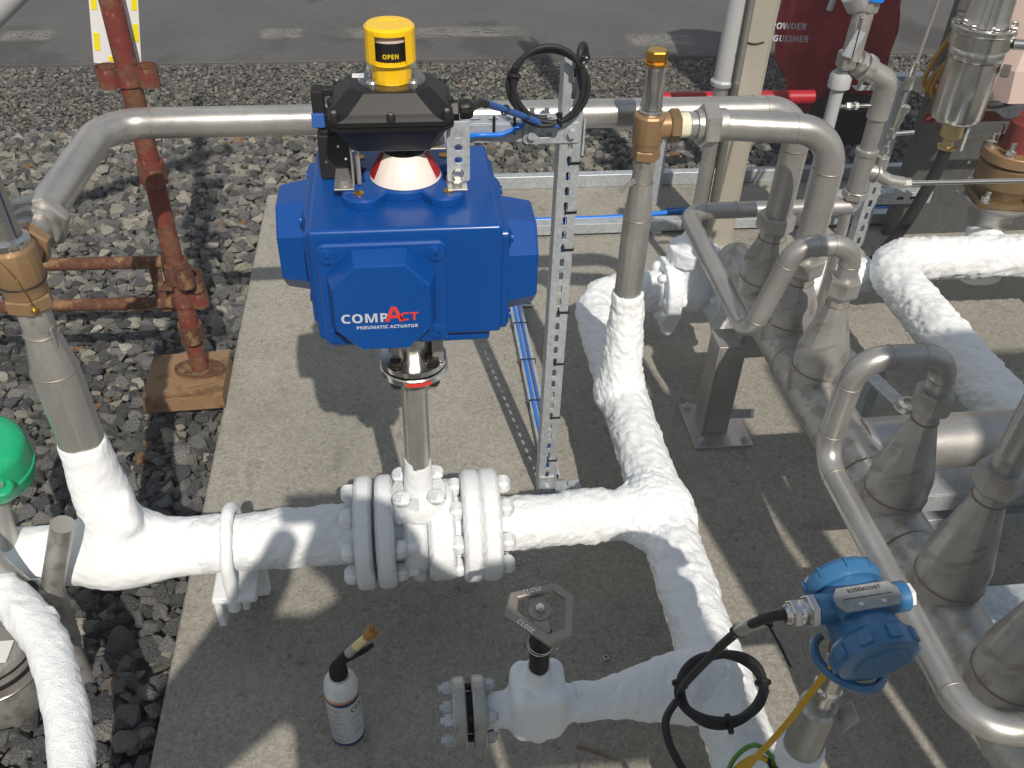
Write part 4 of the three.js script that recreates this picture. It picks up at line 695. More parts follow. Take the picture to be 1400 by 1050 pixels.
{ // stand under the manifold
  const t = thing('angle_stand', 'steel angle stand bolted to the pad beside the manifold', 'stand', [0.8, 0, -1.76]);
  const z = -1.752;
  part(t, 'post', [box(0.772, 0.779, 0.0095, 0.300, z - 0.075, z, 0.002), box(0.7792, 0.845, 0.0095, 0.300, z - 0.007, z, 0.002)], M.steel);
  part(t, 'arm', [box(0.772, 0.95, 0.3002, 0.308, z - 0.08, z + 0.002, 0.002), box(0.80, 0.95, 0.27, 0.300, z - 0.006, z + 0.0018, 0.002)], M.steel);
  part(t, 'saddle', [box(0.832, 0.846, 0.308, 0.40, z - 0.06, z - 0.02, 0.002), box(0.898, 0.912, 0.308, 0.40, z - 0.06, z - 0.02, 0.002)], M.steel);
  const bp = part(t, 'base_plate', box(0.742, 0.905, 0.0, 0.009, -1.885, -1.70, 0.002), M.steel);
  for (const [x, q] of [[0.762, -1.865], [0.762, -1.72], [0.885, -1.72], [0.885, -1.865]]) part(bp, 'anchor_bolt', [...bolt(V(x, 0.009, q), UP, 0.011, 0.009), tubeCyl(0.005, 0.012, V(x, 0.015, q), UP, 12)], M.galv);
  part(t, 'brace_strap', (() => { const g = box(-0.004, 0.004, 0, 0.13, -0.012, 0.012, 0.001); g.rotateX(0.85); g.rotateZ(-0.2); g.translate(0.852, 0.055, -1.78); return g; })(), M.galv);
  const f = thing('galvanised_frame', 'galvanised frame under the branch pipe at the right', 'frame', [1.3, 0, -1.27]);
  part(f, 'cross_beam', [box(1.0, 3.0, 0.292, 0.297, -1.31, -1.215, 0.001), box(1.0, 3.0, 0.245, 0.2918, -1.22, -1.215, 0.001), box(1.0, 3.0, 0.245, 0.2918, -1.31, -1.305, 0.001)], M.galv);
  part(f, 'cross_beam', box(1.0, 3.0, 0.17, 0.21, -1.30, -1.22, 0.002), M.galv);
  part(f, 'leg', box(1.55, 1.6, 0, 0.17, -1.29, -1.24, 0.002), M.galv);
  const sd = thing('clamp_bracket', 'galvanised clamp bracket beside the fifth cone at the lower right', 'bracket', [1.05, 0.2, -0.86]);
  part(sd, 'strap', [box(0.94, 1.2, 0.352, 0.358, -0.93, -0.84, 0.001), box(0.99, 1.03, 0.20, 0.352, -0.90, -0.893, 0.001), box(0.94, 1.2, 0.195, 0.20, -0.93, -0.84, 0.001)], M.galv);
  part(sd, 'rod', [sweep([V(0.935, 0.372, -0.85), V(0.985, 0.372, -0.846)], 0.006, { rad: 14 })], M.galv);
  part(sd, 'leg', box(1.1, 1.15, 0, 0.195, -0.91, -0.86, 0.002), M.galv);
  const rb = thing('cable_gland_hub', 'round ribbed bright steel hub on a bar behind the fourth cone', 'hub', [1.2, 0.2, -1.6]);
  part(rb, 'bar', (() => { const g = box(-0.022, 0.022, 0, 0.006, -0.28, 0.02, 0.001); g.rotateY(0.22); g.translate(1.2, 0.235, -1.55); return g; })(), M.galv);
  part(rb, 'hub', lathe([[0, 0], [0.032, 0], [0.034, 0.004], [0.030, 0.012], [0.028, 0.02], [0.016, 0.022], [0.014, 0.012], [0, 0.012]], V(1.2, 0.242, -1.55), UPV, 24), M.steelBright);
  part(rb, 'bar_leg', box(1.22, 1.25, 0, 0.235, -1.78, -1.75, 0.002), M.galv);
}

// ---------------------------------------------------------------- scaffold, sign, timber
{
  const x = -0.609, z = -2.1, t = thing('scaffold_post', 'red rusty upright scaffold tube on a base plate at the left of the pad', 'scaffold post', [x, 0.05, z]);
  part(t, 'tube', sweep(resample([V(x, 0.066, z), V(x, 2.3, z)], 0.05), 0.0242, { rad: 32 }), M.scaffold);
  part(t, 'screw_jack', tubeCyl(0.017, 0.06, V(x, 0.058, z)), M.rusty);
  const bp = part(t, 'base_plate', (() => { const s = new THREE.Shape(); s.absellipse(0, 0, 0.072, 0.045, 0, Math.PI * 2); s.holes.push(slot(0.05, 0.0, 0.012, 0.012)); const g = plate(s, 0.007, 0.001); g.rotateX(-Math.PI / 2); g.rotateY(-0.15); g.translate(x, 0.052, z); return g; })(), M.rusty);
  part(bp, 'rim', (() => { const g = new THREE.TorusGeometry(0.068, 0.005, 8, 40); g.scale(1, 0.6, 1); g.rotateX(Math.PI / 2); g.rotateY(-0.15); g.translate(x, 0.059, z); return g; })(), M.rusty);
  const clampAt = (y, w = 0.0305, h = 0.05) => [lathe([[0.0245, 0], [w, 0], [w, h], [0.0245, h], [0.0245, 0]], V(x, y, z), UP, 28)];
  const socket = (dx, dz, y, h = 0.045) => { const g = new THREE.CylinderGeometry(0.024, 0.024, h, 20, 1, true), g2 = new THREE.CylinderGeometry(0.021, 0.021, h, 20, 1, true), q = ring(0.0225, 0.0018, V(0, h / 2, 0), UP, 24); for (const a of [g, g2]) { const uv = a.attributes.uv; for (let i = 0; i < uv.count; i++) uv.setXY(i, uv.getX(i) * 0.15, uv.getY(i) * 0.045); } return [g, g2, q].map(a => { a.translate(x + dx * 0.043, y, z + dz * 0.043); return a; }); };
  for (const y of [0.90, 0.30]) part(t, 'coupler', [...clampAt(y - 0.02, 0.03, 0.04), ...socket(-1, 0.15, y), ...socket(1, 0.1, y)], M.scaffold);
  part(t, 'coupler', [...clampAt(0.775, 0.03, 0.04), ...socket(-0.9, 0.4, 0.79), ...socket(1, 0.2, 0.79)], M.scaffold);
  part(t, 'coupler', [...clampAt(0.64, 0.0325, 0.05), ...socket(0.2, 0.6, 0.665, 0.05)], M.scaffold);
  part(t, 'coupler', [...clampAt(0.355, 0.0335, 0.06), ...socket(0.6, 0.75, 0.385, 0.055), ...socket(0.9, -0.2, 0.345, 0.05)], M.rusty);
  part(t, 'coupler', [...clampAt(0.165, 0.0325, 0.05), ...socket(0.1, 0.5, 0.195, 0.05)], M.rusty);
  const l = thing('scaffold_ledger', 'pair of rusty horizontal scaffold rails joined to the red post', 'scaffold rail', [-0.9, 0.29, z + 0.02]);
  part(l, 'rail', sweep(resample([V(-1.7, 0.445, z + 0.03), V(x - 0.02, 0.43, z + 0.03)], 0.05), 0.0165, { rad: 24 }), M.rusty);
  part(l, 'rail', sweep(resample([V(-1.7, 0.322, z + 0.03), V(x - 0.02, 0.306, z + 0.03)], 0.05), 0.0165, { rad: 24 }), M.rusty);
  part(l, 'strut', [box(x - 0.058, x - 0.03, 0.32, 0.42, z + 0.026, z + 0.034, 0.001), box(x - 0.06, x - 0.01, 0.345, 0.357, z + 0.022, z + 0.038, 0.002)], M.rusty);
  const w = single('sole_board', (() => { const g = box(-0.108, 0.108, -0.022, 0.026, -0.105, 0.105, 0.003); g.rotateY(0.03); g.translate(-0.645, 0.024, -2.087); return g; })(), M.wood, 'weathered timber board under the red scaffold post', 'board');
  const sp = single('timber_offcut', (() => { const g = box(-0.055, 0.055, 0, 0.006, -0.011, 0.011, 0.001); g.rotateY(0.25); g.translate(-0.61, 0.0505, -2.04); return g; })(), M.wood, 'thin splinter of wood lying on the timber board', 'splinter');
  const sgn = thing('hanging_sign', 'white sign with yellow blocks hanging behind the red scaffold post at the top left', 'sign', [-0.65, 0.9, -2.16]);
  const panel = (g) => { g.rotateZ(-0.17); g.rotateY(0.1); g.translate(-0.645, 0.9, -2.165); return g; };
  part(sgn, 'panel', panel(box(-0.052, 0.050, 0.0, 0.42, -0.002, 0.002, 0.0006)), M.white);
  for (const [x0, x1, y0, y1] of [[0.036, 0.0475, 0.06, 0.10], [0.036, 0.0475, 0.13, 0.17], [0.036, 0.0475, 0.2, 0.24], [-0.048, -0.036, 0.03, 0.07], [-0.048, -0.036, 0.12, 0.16], [-0.02, 0.01, 0.008, 0.02]]) part(sgn, 'yellow_block', panel(box(x0, x1, y0, y1, 0.0022, 0.0032, 0.0004)), M.signYellow);
  part(sgn, 'hanger', [sweep([V(-0.64, 1.318, -2.166), V(-0.64, 1.5, -2.14), V(-0.615, 1.5, -2.115)], 0.002, { rad: 8 })], M.steel);
  single('overhead_tube', sweep([V(-2.3, -0.055, -2.5), V(-1.25, 0.745, -2.5), V(-0.94, 0.981, -2.5), V(-0.55, 1.28, -2.5)], 0.034, { rad: 24 }), M.greyPipe, 'pale grey slanting tube at the very top left corner', 'tube');
}
// ---------------------------------------------------------------- lower left: green capped valve, curved frosted hose
{
  const x = -0.79, z = -1.30, t = thing('green_capped_valve', 'bright green round valve cap at the left edge', 'valve', [x, 0.3, z]);
  const c = V(-0.80, 0.475, -1.305);
  part(t, 'cap', lathe([[0, 0.052], [0.050, 0.052], [0.066, 0.049], [0.074, 0.041], [0.0765, 0.030], [0.0775, -0.012], [0.080, -0.014], [0.080, -0.020], [0.0775, -0.022], [0.074, -0.05], [0.05, -0.062], [0, -0.065]], c, V(0.1, 1, 0.2), 56, 0.7), M.green);
  const lug = part(t, 'lug', (() => { const s = new THREE.Shape(); s.absarc(0, 0, 0.02, -Math.PI / 2, Math.PI / 2); s.lineTo(-0.03, 0.02); s.lineTo(-0.03, -0.02); const g = plate(s, 0.014, 0.003); g.rotateX(-Math.PI / 2); g.rotateY(-0.95); g.applyQuaternion(new THREE.Quaternion().setFromUnitVectors(UP, V(0.1, 1, 0.2).normalize())); g.translate(c.x + 0.045, c.y - 0.020, c.z + 0.066); return g; })(), M.green);
  part(lug, 'screw', lathe([[0, 0], [0.0085, 0], [0.009, 0.001], [0.007, 0.0022], [0.002, 0.0015], [0, 0.0015]], V(c.x + 0.045, c.y - 0.004, c.z + 0.067), V(0.1, 1, 0.2), 18), M.steelBright);
  part(t, 'stem', sweep([V(-0.80, 0.2, -1.22), V(-0.80, 0.42, -1.30)], 0.02, { rad: 20 }), M.steel);
  const y = thing('steel_yoke', 'bolted steel yoke of two bars in front of the frosted tee at the lower left', 'yoke', [-0.73, 0.1, -1.17]);
  part(y, 'bar', sweep([V(-0.640, 0.43, -1.17), V(-0.706, 0.262, -1.17), V(-0.716, 0.10, -1.165)], 0.021, { rad: 24 }), M.steelWeld);
  part(y, 'bar', sweep([V(-0.83, 0.48, -1.17), V(-0.748, 0.262, -1.165)], 0.017, { rad: 24 }), M.steelWeld);
  part(y, 'lug_plate', [box(-0.775, -0.70, 0.255, 0.275, -1.185, -1.145, 0.006, 3), box(-0.735, -0.725, 0.19, 0.262, -1.17, -1.14, 0.003)], M.steelWeld);
  part(y, 'socket_screw', lathe([[0, 0], [0.012, 0], [0.0125, 0.001], [0.0125, 0.012], [0.011, 0.013], [0.006, 0.013], [0.006, 0.006], [0, 0.006]], V(-0.736, 0.275, -1.158), V(0.1, 1, 0.35), 20), M.dark);
  part(y, 'ground_leg', sweep([V(-0.716, 0.12, -1.165), V(-0.72, -0.06, -1.165)], 0.016, { rad: 20 }), M.steelWeld);
  const f = thing('curved_frosted_hose', 'curved white frosted pipe bending toward the camera at the lower left corner', 'pipe', [-0.65, 0, -0.9]);
  part(f, 'pipe', sweep(resample(spline([[-1.05, 0.22, -1.22], [-0.88, 0.27, -1.185], [-0.765, 0.295, -1.13], [-0.675, 0.30, -1.03], [-0.61, 0.30, -0.91], [-0.565, 0.295, -0.79], [-0.545, 0.28, -0.66], [-0.54, 0.24, -0.5]], 60), 0.005), 0.0345, { rad: 56, disp: p => 0.45 * fd(p) + 0.006 * sm(0.05, 0.35, N3(p.x * 24, p.y * 24, p.z * 24)) * sm(-0.95, -1.1, p.z) }), M.frost);
  const v = thing('steel_vessel', 'short banded stainless steel vessel standing in the gravel under the curved frosted pipe', 'vessel', [-0.86, -0.05, -1.1]);
  part(v, 'shell', lathe([[0, 0], [0.085, 0], [0.087, 0.004], [0.087, 0.20], [0.084, 0.205], [0, 0.207]], V(-0.862, -0.06, -1.15), UP, 48), M.steelWeld);
  part(v, 'band', [lathe([[0.087, 0], [0.0885, 0.001], [0.0885, 0.012], [0.087, 0.013]], V(-0.862, 0.085, -1.15), UP, 48), lathe([[0.087, 0], [0.0885, 0.001], [0.0885, 0.006], [0.087, 0.007]], V(-0.862, 0.115, -1.15), UP, 48)], M.blackMatt);
  part(v, 'rim', ring(0.087, 0.003, V(-0.862, 0.06, -1.15), UP, 48), M.steelBright);
  part(v, 'label', box(-0.845, -0.80, 0.148, 0.1495, -1.14, -1.09, 0.0004), M.white);
}
// ---------------------------------------------------------------- spray can, nut, stick
{
  const x = -0.168, z = -0.968, t = thing('spray_can', 'white aerosol can with blue bands and a brush nozzle standing on the pad', 'can', [x, 0, z]);
  const cv = document.createElement('canvas'); cv.width = 1024; cv.height = 512; const g = cv.getContext('2d');
  g.fillStyle = '#c9cdd1'; g.fillRect(0, 0, 1024, 512);
  g.fillStyle = '#2b2f66'; g.fillRect(0, 478, 1024, 34); g.fillRect(0, 0, 1024, 54); g.fillStyle = '#d98a52'; g.fillRect(0, 0, 1024, 20);
  g.save(); g.translate(700, 0); g.fillStyle = '#22252c'; g.font = 'bold 74px sans-serif'; g.fillText('CEN', 20, 140);
  g.fillStyle = '#6d7480'; for (const [yy, w] of [[190, 150], [204, 120], [280, 80], [360, 140], [374, 110]]) for (let q = 0; q < w; q += 9) g.fillRect(24 + q, yy, 6, 6);
  g.restore(); g.fillStyle = '#58617a';
  for (let row = 0; row < 34; row++) { if (row % 6 === 5) continue; let q = 0; while (q < 190 - (row * 37) % 60) { const w = 6 + (row * 7 + q * 3) % 17; g.fillRect(440 + q, 78 + row * 11.4, w, 6); q += w + 5; } }
  g.strokeStyle = '#58617a'; g.lineWidth = 3; g.strokeRect(432, 250, 210, 90); g.strokeRect(432, 400, 225, 60);
  const ct = new THREE.CanvasTexture(cv); ct.colorSpace = THREE.SRGBColorSpace; ct.magFilter = THREE.LinearFilter;
  const lm = P({ map: ct, roughness: 0.35, metalness: 0.1, clearcoat: 0.3 });
  const sh = new THREE.CylinderGeometry(0.0325, 0.0325, 0.150, 64, 1, true); sh.rotateY(2.35); sh.translate(x, 0.080, z);
  part(t, 'label_sleeve', sh, lm);
  part(t, 'body', lathe([[0, 0.0], [0.0300, 0.0], [0.0318, 0.002], [0.0318, 0.155], [0.0325, 0.1555], [0.0322, 0.165], [0.0295, 0.180], [0.0245, 0.191], [0.0195, 0.1965], [0.0185, 0.199], [0, 0.199]], V(x, 0.001, z), UP, 56, 0.6), P({ color: 0xd3d6d8, roughness: 0.3, clearcoat: 0.4 }));
  part(t, 'rim', [ring(0.0188, 0.0016, V(x, 0.1985, z), UP, 40), ring(0.0308, 0.0016, V(x, 0.003, z), UP, 48)], M.steelBright);
  const noz = part(t, 'nozzle', [lathe([[0, 0], [0.0172, 0], [0.0172, 0.012], [0.0155, 0.022], [0.010, 0.034], [0, 0.036]], V(x, 0.199, z), UP, 32, 0.9), sweep(spline([[x, 0.214, z], [x + 0.004, 0.236, z], [x + 0.014, 0.252, z], [x + 0.024, 0.262, z]], 20), 0.0088, { rad: 20 }), sweep(spline([[x + 0.008, 0.236, z - 0.002], [x + 0.028, 0.247, z - 0.004], [x + 0.048, 0.256, z - 0.006], [x + 0.066, 0.270, z - 0.008]], 20), (s, L) => 0.0075 - 0.003 * s / L, { rad: 16 })], M.blackMatt);
  const d0 = V(0.62, 0.78, 0).normalize(), b0 = V(x + 0.022, 0.260, z), at = k => b0.clone().addScaledVector(d0, k);
  part(noz, 'brush_ferrule', sweep([at(0), at(0.024)], 0.0088, { rad: 24 }), M.steel);
  part(noz, 'brush_grip', sweep([at(0.0242), at(0.056)], (s, L) => 0.0082 - 0.0006 * s / L, { rad: 24 }), M.brushGrip);
  const br = []; for (let i = 0; i < 140; i++) { const a = rr(0, 6.283), q = Math.sqrt(rnd()), u = V(d0.y, -d0.x, 0), w = V(0, 0, 1); const off = (R) => u.clone().multiplyScalar(R * q * Math.cos(a)).addScaledVector(w, R * q * Math.sin(a)); br.push(sweep([at(0.0555).add(off(0.0070)), at(0.078 + rr(0, 0.005)).add(off(0.0125))], 0.0007, { rad: 4 })); }
  part(noz, 'bristles', br, M.bristle);
  single('square_nut', (() => { const s = rrect(-0.0065, 0.0065, -0.0065, 0.0065, 0.001); s.holes.push(slot(0, 0, 0.007, 0.007)); const q = plate(s, 0.004, 0.0006); q.rotateX(-Math.PI / 2); q.rotateY(0.3); q.translate(0.372, 0.0005, -1.085); return q; })(), M.steelBright, 'tiny square steel nut lying on the dark concrete', 'nut');
  single('thin_stick', cable([[0.275, 0.003, -0.893], [0.31, 0.003, -0.878], [0.35, 0.003, -0.853]], 0.0022, 16, 8), M.wood, 'thin dark stick lying on the pad near the bottom edge', 'stick');
}
// ---------------------------------------------------------------- blue transmitter
{
  const x = 0.512, z = -0.598, t = thing('pressure_transmitter', 'blue round instrument transmitter head on a steel neck at the lower right', 'transmitter', [x, 0.4, z]);
  const c = V(0.514, 0.764, -0.604), ax = V(0.06, -0.12, 1).normalize(), side = V(1, 0.05, -0.05).normalize(), nrm = ax.clone().cross(side).normalize();
  part(t, 'housing', lathe([[0, -0.042], [0.040, -0.042], [0.0415, -0.036], [0.0405, -0.02], [0.0405, 0.012], [0.043, 0.026], [0, 0.028]], c, ax, 48, 0.7), M.trans);
  const capP = [[0, 0.034], [0.030, 0.034], [0.032, 0.031], [0.0365, 0.031], [0.0475, 0.028], [0.0495, 0.022], [0.0495, 0.006], [0.046, 0.001], [0, 0.0]];
  const fc = part(t, 'end_cap', lathe(capP, c.clone().addScaledVector(ax, 0.026), ax, 56, 0.5), M.trans);
  for (let k = 0; k < 9; k++) { const a = k * 6.283 / 9, d = side.clone().multiplyScalar(Math.cos(a)).addScaledVector(nrm, Math.sin(a)); const g = box(-0.008, 0.008, 0, 0.016, -0.0015, 0.0035, 0.001); const m = new THREE.Matrix4().makeBasis(ax.clone().cross(d), ax, d); g.applyMatrix4(m); const p = c.clone().addScaledVector(ax, 0.034).addScaledVector(d, 0.0490); g.translate(p.x, p.y, p.z); part(fc, 'grip_rib', g, M.trans); }
  const rb = part(t, 'end_cap', lathe([[0, 0], [0.046, 0.001], [0.0475, 0.004], [0.0475, 0.02], [0.044, 0.026], [0, 0.027]], c.clone().addScaledVector(ax, -0.036), ax.clone().negate(), 56, 0.5), M.trans);
  for (let k = 0; k < 9; k++) { const a = k * 6.283 / 9 + 0.3, d = side.clone().multiplyScalar(Math.cos(a)).addScaledVector(nrm, Math.sin(a)); const g = box(-0.0012, 0.0012, 0, 0.014, -0.001, 0.0022, 0.0005); g.applyMatrix4(new THREE.Matrix4().makeBasis(ax.clone().cross(d), ax, d)); const p = c.clone().addScaledVector(ax, -0.060).addScaledVector(d, 0.0470); g.translate(p.x, p.y, p.z); part(rb, 'grip_rib', g, M.trans); }
  part(t, 'conduit_port', [sweep([c.clone().addScaledVector(ax, -0.012).addScaledVector(nrm, 0.02), c.clone().addScaledVector(ax, -0.012).addScaledVector(nrm, 0.02).addScaledVector(side, -0.056)], 0.0185, { rad: 28 })], M.trans);
  part(t, 'conduit_port', [sweep([c.clone().addScaledVector(ax, -0.012).addScaledVector(nrm, 0.02), c.clone().addScaledVector(ax, -0.012).addScaledVector(nrm, 0.02).addScaledVector(side, 0.058)], 0.0185, { rad: 28 })], M.trans);
  const pe = c.clone().addScaledVector(ax, -0.012).addScaledVector(nrm, 0.02);
  part(t, 'blanking_plug', [hex(0.026, 0.008, pe.clone().addScaledVector(side, 0.058), side)], M.white);
  // name plate across the top
  const B = new THREE.Matrix4().makeBasis(side, ax.clone().negate(), nrm), pl = c.clone().addScaledVector(nrm, 0.0445).addScaledVector(ax, -0.006);
  const sit = (g, dz = 0) => { g.translate(0, 0, dz); g.applyMatrix4(B); g.translate(pl.x, pl.y, pl.z); return g; };
  const ps = new THREE.Shape([[-0.040, 0.006], [-0.032, 0.016], [0.032, 0.016], [0.040, 0.006], [0.040, -0.006], [0.032, -0.016], [-0.032, -0.016], [-0.040, -0.006]].map(a => new THREE.Vector2(...a)));
  part(t, 'plate_boss', sit(plate(ps, 0.018, 0.001), -0.0185), M.trans);
  const np = part(t, 'name_plate', sit(plate(ps, 0.0014, 0.0003)), M.galv.clone()); np.material.color.set(0xc9c6c2); np.material.metalness = 0.2;
  const tt = text('ROSEMOUNT', 0.0048, 0.0004); tt.translate(0, 0.0075, 0); part(np, 'lettering', [sit(tt, 0.0014), sit(box(-0.030, 0.030, -0.0005, 0.0005, 0, 0.0004, 0.0001), 0.0014)], M.printDark);
  for (const q of [-0.012, 0.016]) part(np, 'screw', sit(lathe([[0, 0], [0.003, 0], [0.003, 0.001], [0, 0.002]], V(q, -0.009, 0), V(0, 0, 1), 14), 0.0013), M.steelBright);
  part(t, 'gland', [hex(0.036, 0.010, pe.clone().addScaledVector(side, -0.056), side.clone().negate()), lathe([[0, 0], [0.0145, 0], [0.0155, 0.002], [0.0155, 0.012], [0.0125, 0.018], [0.0125, 0.024], [0.010, 0.028], [0, 0.028]], pe.clone().addScaledVector(side, -0.066), side.clone().negate(), 20), hex(0.030, 0.009, pe.clone().addScaledVector(side, -0.078), side.clone().negate())], M.steelBright);
  // neck
  part(t, 'neck', [lathe([[0, 0], [0.0165, 0], [0.0165, 0.06], [0.0185, 0.062], [0.0185, 0.07], [0.0155, 0.074], [0.0155, 0.16], [0, 0.16]], V(0.507, 0.565, -0.598), UP, 32)], M.steelBright);
  part(t, 'neck_pipe', [lathe([[0, 0], [0.0265, 0], [0.0265, 0.115], [0.022, 0.121], [0, 0.121]], V(0.506, 0.475, -0.597), UP, 40)], M.steel);
  part(t, 'neck_tag', (() => { const g = box(-0.001, 0.001, 0, 0.03, -0.014, 0.014, 0.0004); g.rotateZ(-0.5); g.translate(0.525, 0.585, -0.575); return g; })(), M.steel);
  part(t, 'housing', [lathe([[0, 0], [0.022, 0], [0.033, 0.012], [0.036, 0.03], [0.036, 0.05], [0, 0.052]], V(0.522, 0.683, -0.600), V(0.2, 1, -0.05), 36, 0.9)], M.bronze);
  part(t, 'terminal_ring', [ring(0.043, 0.006, V(0.513, 0.698, -0.592), V(0.25, 1, -0.15), 36, 4.2)], M.trans);
  part(t, 'earth_screw', [...bolt(V(0.497, 0.745, -0.582), V(-0.7, 0.2, 0.5), 0.009, 0.006)], M.steelBright);
  const fr = thing('frosted_tapping', 'short upright frosted pipe below the blue transmitter', 'pipe', [0.506, 0.25, -0.597]);
  part(fr, 'pipe', sweep(resample([V(0.505, 0.26, -0.597), V(0.506, 0.492, -0.597)], 0.006), (s, L) => 0.046 - 0.014 * sm(0.2, 0.7, s / L), { rad: 48, disp: p => 0.5 * fd(p) }), M.frost);
  // cable from the gland, tied into a coil
  const k = thing('instrument_cable', 'black instrument cable looped in a coil over the frosted header below the transmitter', 'cable', [0.45, 0.33, -0.78]);
  const g0 = pe.clone().addScaledVector(side, -0.094), pts = [[g0.x + 0.02, g0.y, g0.z], [g0.x - 0.008, g0.y - 0.006, g0.z - 0.004], [0.398, 0.72, -0.640], [0.392, 0.66, -0.665], [0.389, 0.56, -0.70], [0.388, 0.46, -0.735], [0.395, 0.385, -0.765]];
  const cc = V(0.466, 0.352, -0.772), n = 84, loopAt = (a, R) => { const u = 0.069 * R * Math.cos(a), w = 0.052 * R * Math.sin(a); return V(cc.x + u - 0.1 * w, cc.y + 0.012 + 0.10 * u + 0.25 * w, cc.z - w - 0.12 * u); };
  for (let i = 0; i <= n; i++) { const a = Math.PI * 0.95 - i / n * 2 * Math.PI * 2.97, q = loopAt(a, 1 + 0.05 * Math.sin(i * 0.37)); pts.push([q.x, q.y + 0.004 * Math.sin(i * 0.5), q.z]); }
  pts.push([0.372, 0.385, -0.735], [0.350, 0.398, -0.70], [0.352, 0.385, -0.67], [0.368, 0.365, -0.64], [0.39, 0.35, -0.58], [0.42, 0.33, -0.5]);
  part(k, 'cable', sweep(spline(pts, 480), 0.0062, { rad: 12 }), M.rubber);
  for (const a of [2.7, 4.6, 6.1]) { const q = loopAt(a, 1), d = loopAt(a + 0.05, 1).sub(q); part(k, 'cable_tie', [ring(0.0112, 0.0024, q, d, 20), ring(0.0112, 0.0024, q.clone().addScaledVector(d, 0.8), d, 20), box(q.x - 0.004, q.x + 0.004, q.y - 0.004, q.y + 0.004, q.z + 0.009, q.z + 0.019, 0.001)], M.tie); }
  part(k, 'cable_marker', sweep(spline([[0.412, 0.744, -0.629], [0.399, 0.722, -0.639], [0.394, 0.685, -0.655]], 12), 0.0078, { rad: 14 }), M.steel);
  for (const [p, d] of [[[0.411, 0.742, -0.630], [0.6, 1, -0.3]], [[0.394, 0.688, -0.654], [0.1, 1, -0.3]]]) part(k, 'cable_tie', [ring(0.0088, 0.0022, V(...p), V(...d), 18)], M.tie);
  part(k, 'tie_tail', sweep(spline([[0.412, 0.744, -0.62], [0.424, 0.725, -0.605], [0.438, 0.70, -0.59]], 14), 0.0016, { rad: 6 }), M.tie);
  const e = thing('earth_wires', 'yellow and green earth wires tied together below the transmitter at the bottom edge', 'wire', [0.42, 0.3, -0.55]);
  const wire = (p, m) => part(e, m === M.wireYellow ? 'yellow_wire' : 'green_wire', cable(p, m === M.wireYellow ? 0.0042 : 0.0034, 50, 10), m);
  wire([[0.495, 0.743, -0.580], [0.478, 0.70, -0.575], [0.455, 0.60, -0.575], [0.432, 0.48, -0.585], [0.405, 0.38, -0.575], [0.385, 0.335, -0.53]], M.wireGreen);
  wire([[0.4885, 0.74, -0.578], [0.4715, 0.69, -0.573], [0.4485, 0.59, -0.573], [0.4255, 0.47, -0.583], [0.40, 0.375, -0.572], [0.38, 0.33, -0.527]], M.wireYellow);
  wire([[0.395, 0.36, -0.56], [0.42, 0.43, -0.60], [0.455, 0.455, -0.605], [0.478, 0.44, -0.585], [0.475, 0.40, -0.555], [0.45, 0.36, -0.52]], M.wireYellow);
  wire([[0.398, 0.365, -0.565], [0.42, 0.445, -0.61], [0.45, 0.470, -0.615], [0.476, 0.452, -0.59], [0.470, 0.41, -0.56], [0.44, 0.36, -0.52]], M.wireGreen);
  wire([[0.40, 0.355, -0.55], [0.43, 0.40, -0.575], [0.46, 0.425, -0.585], [0.48, 0.415, -0.57], [0.465, 0.37, -0.53]], M.wireYellow);
  for (const p of [[0.407, 0.392, -0.578], [0.474, 0.452, -0.595]]) part(e, 'cable_tie', [ring(0.0095, 0.0028, V(...p), V(0.3, 1, 0.2), 18), box(p[0] - 0.004, p[0] + 0.004, p[1] - 0.004, p[1] + 0.004, p[2] + 0.007, p[2] + 0.016, 0.001)], M.tie);
}

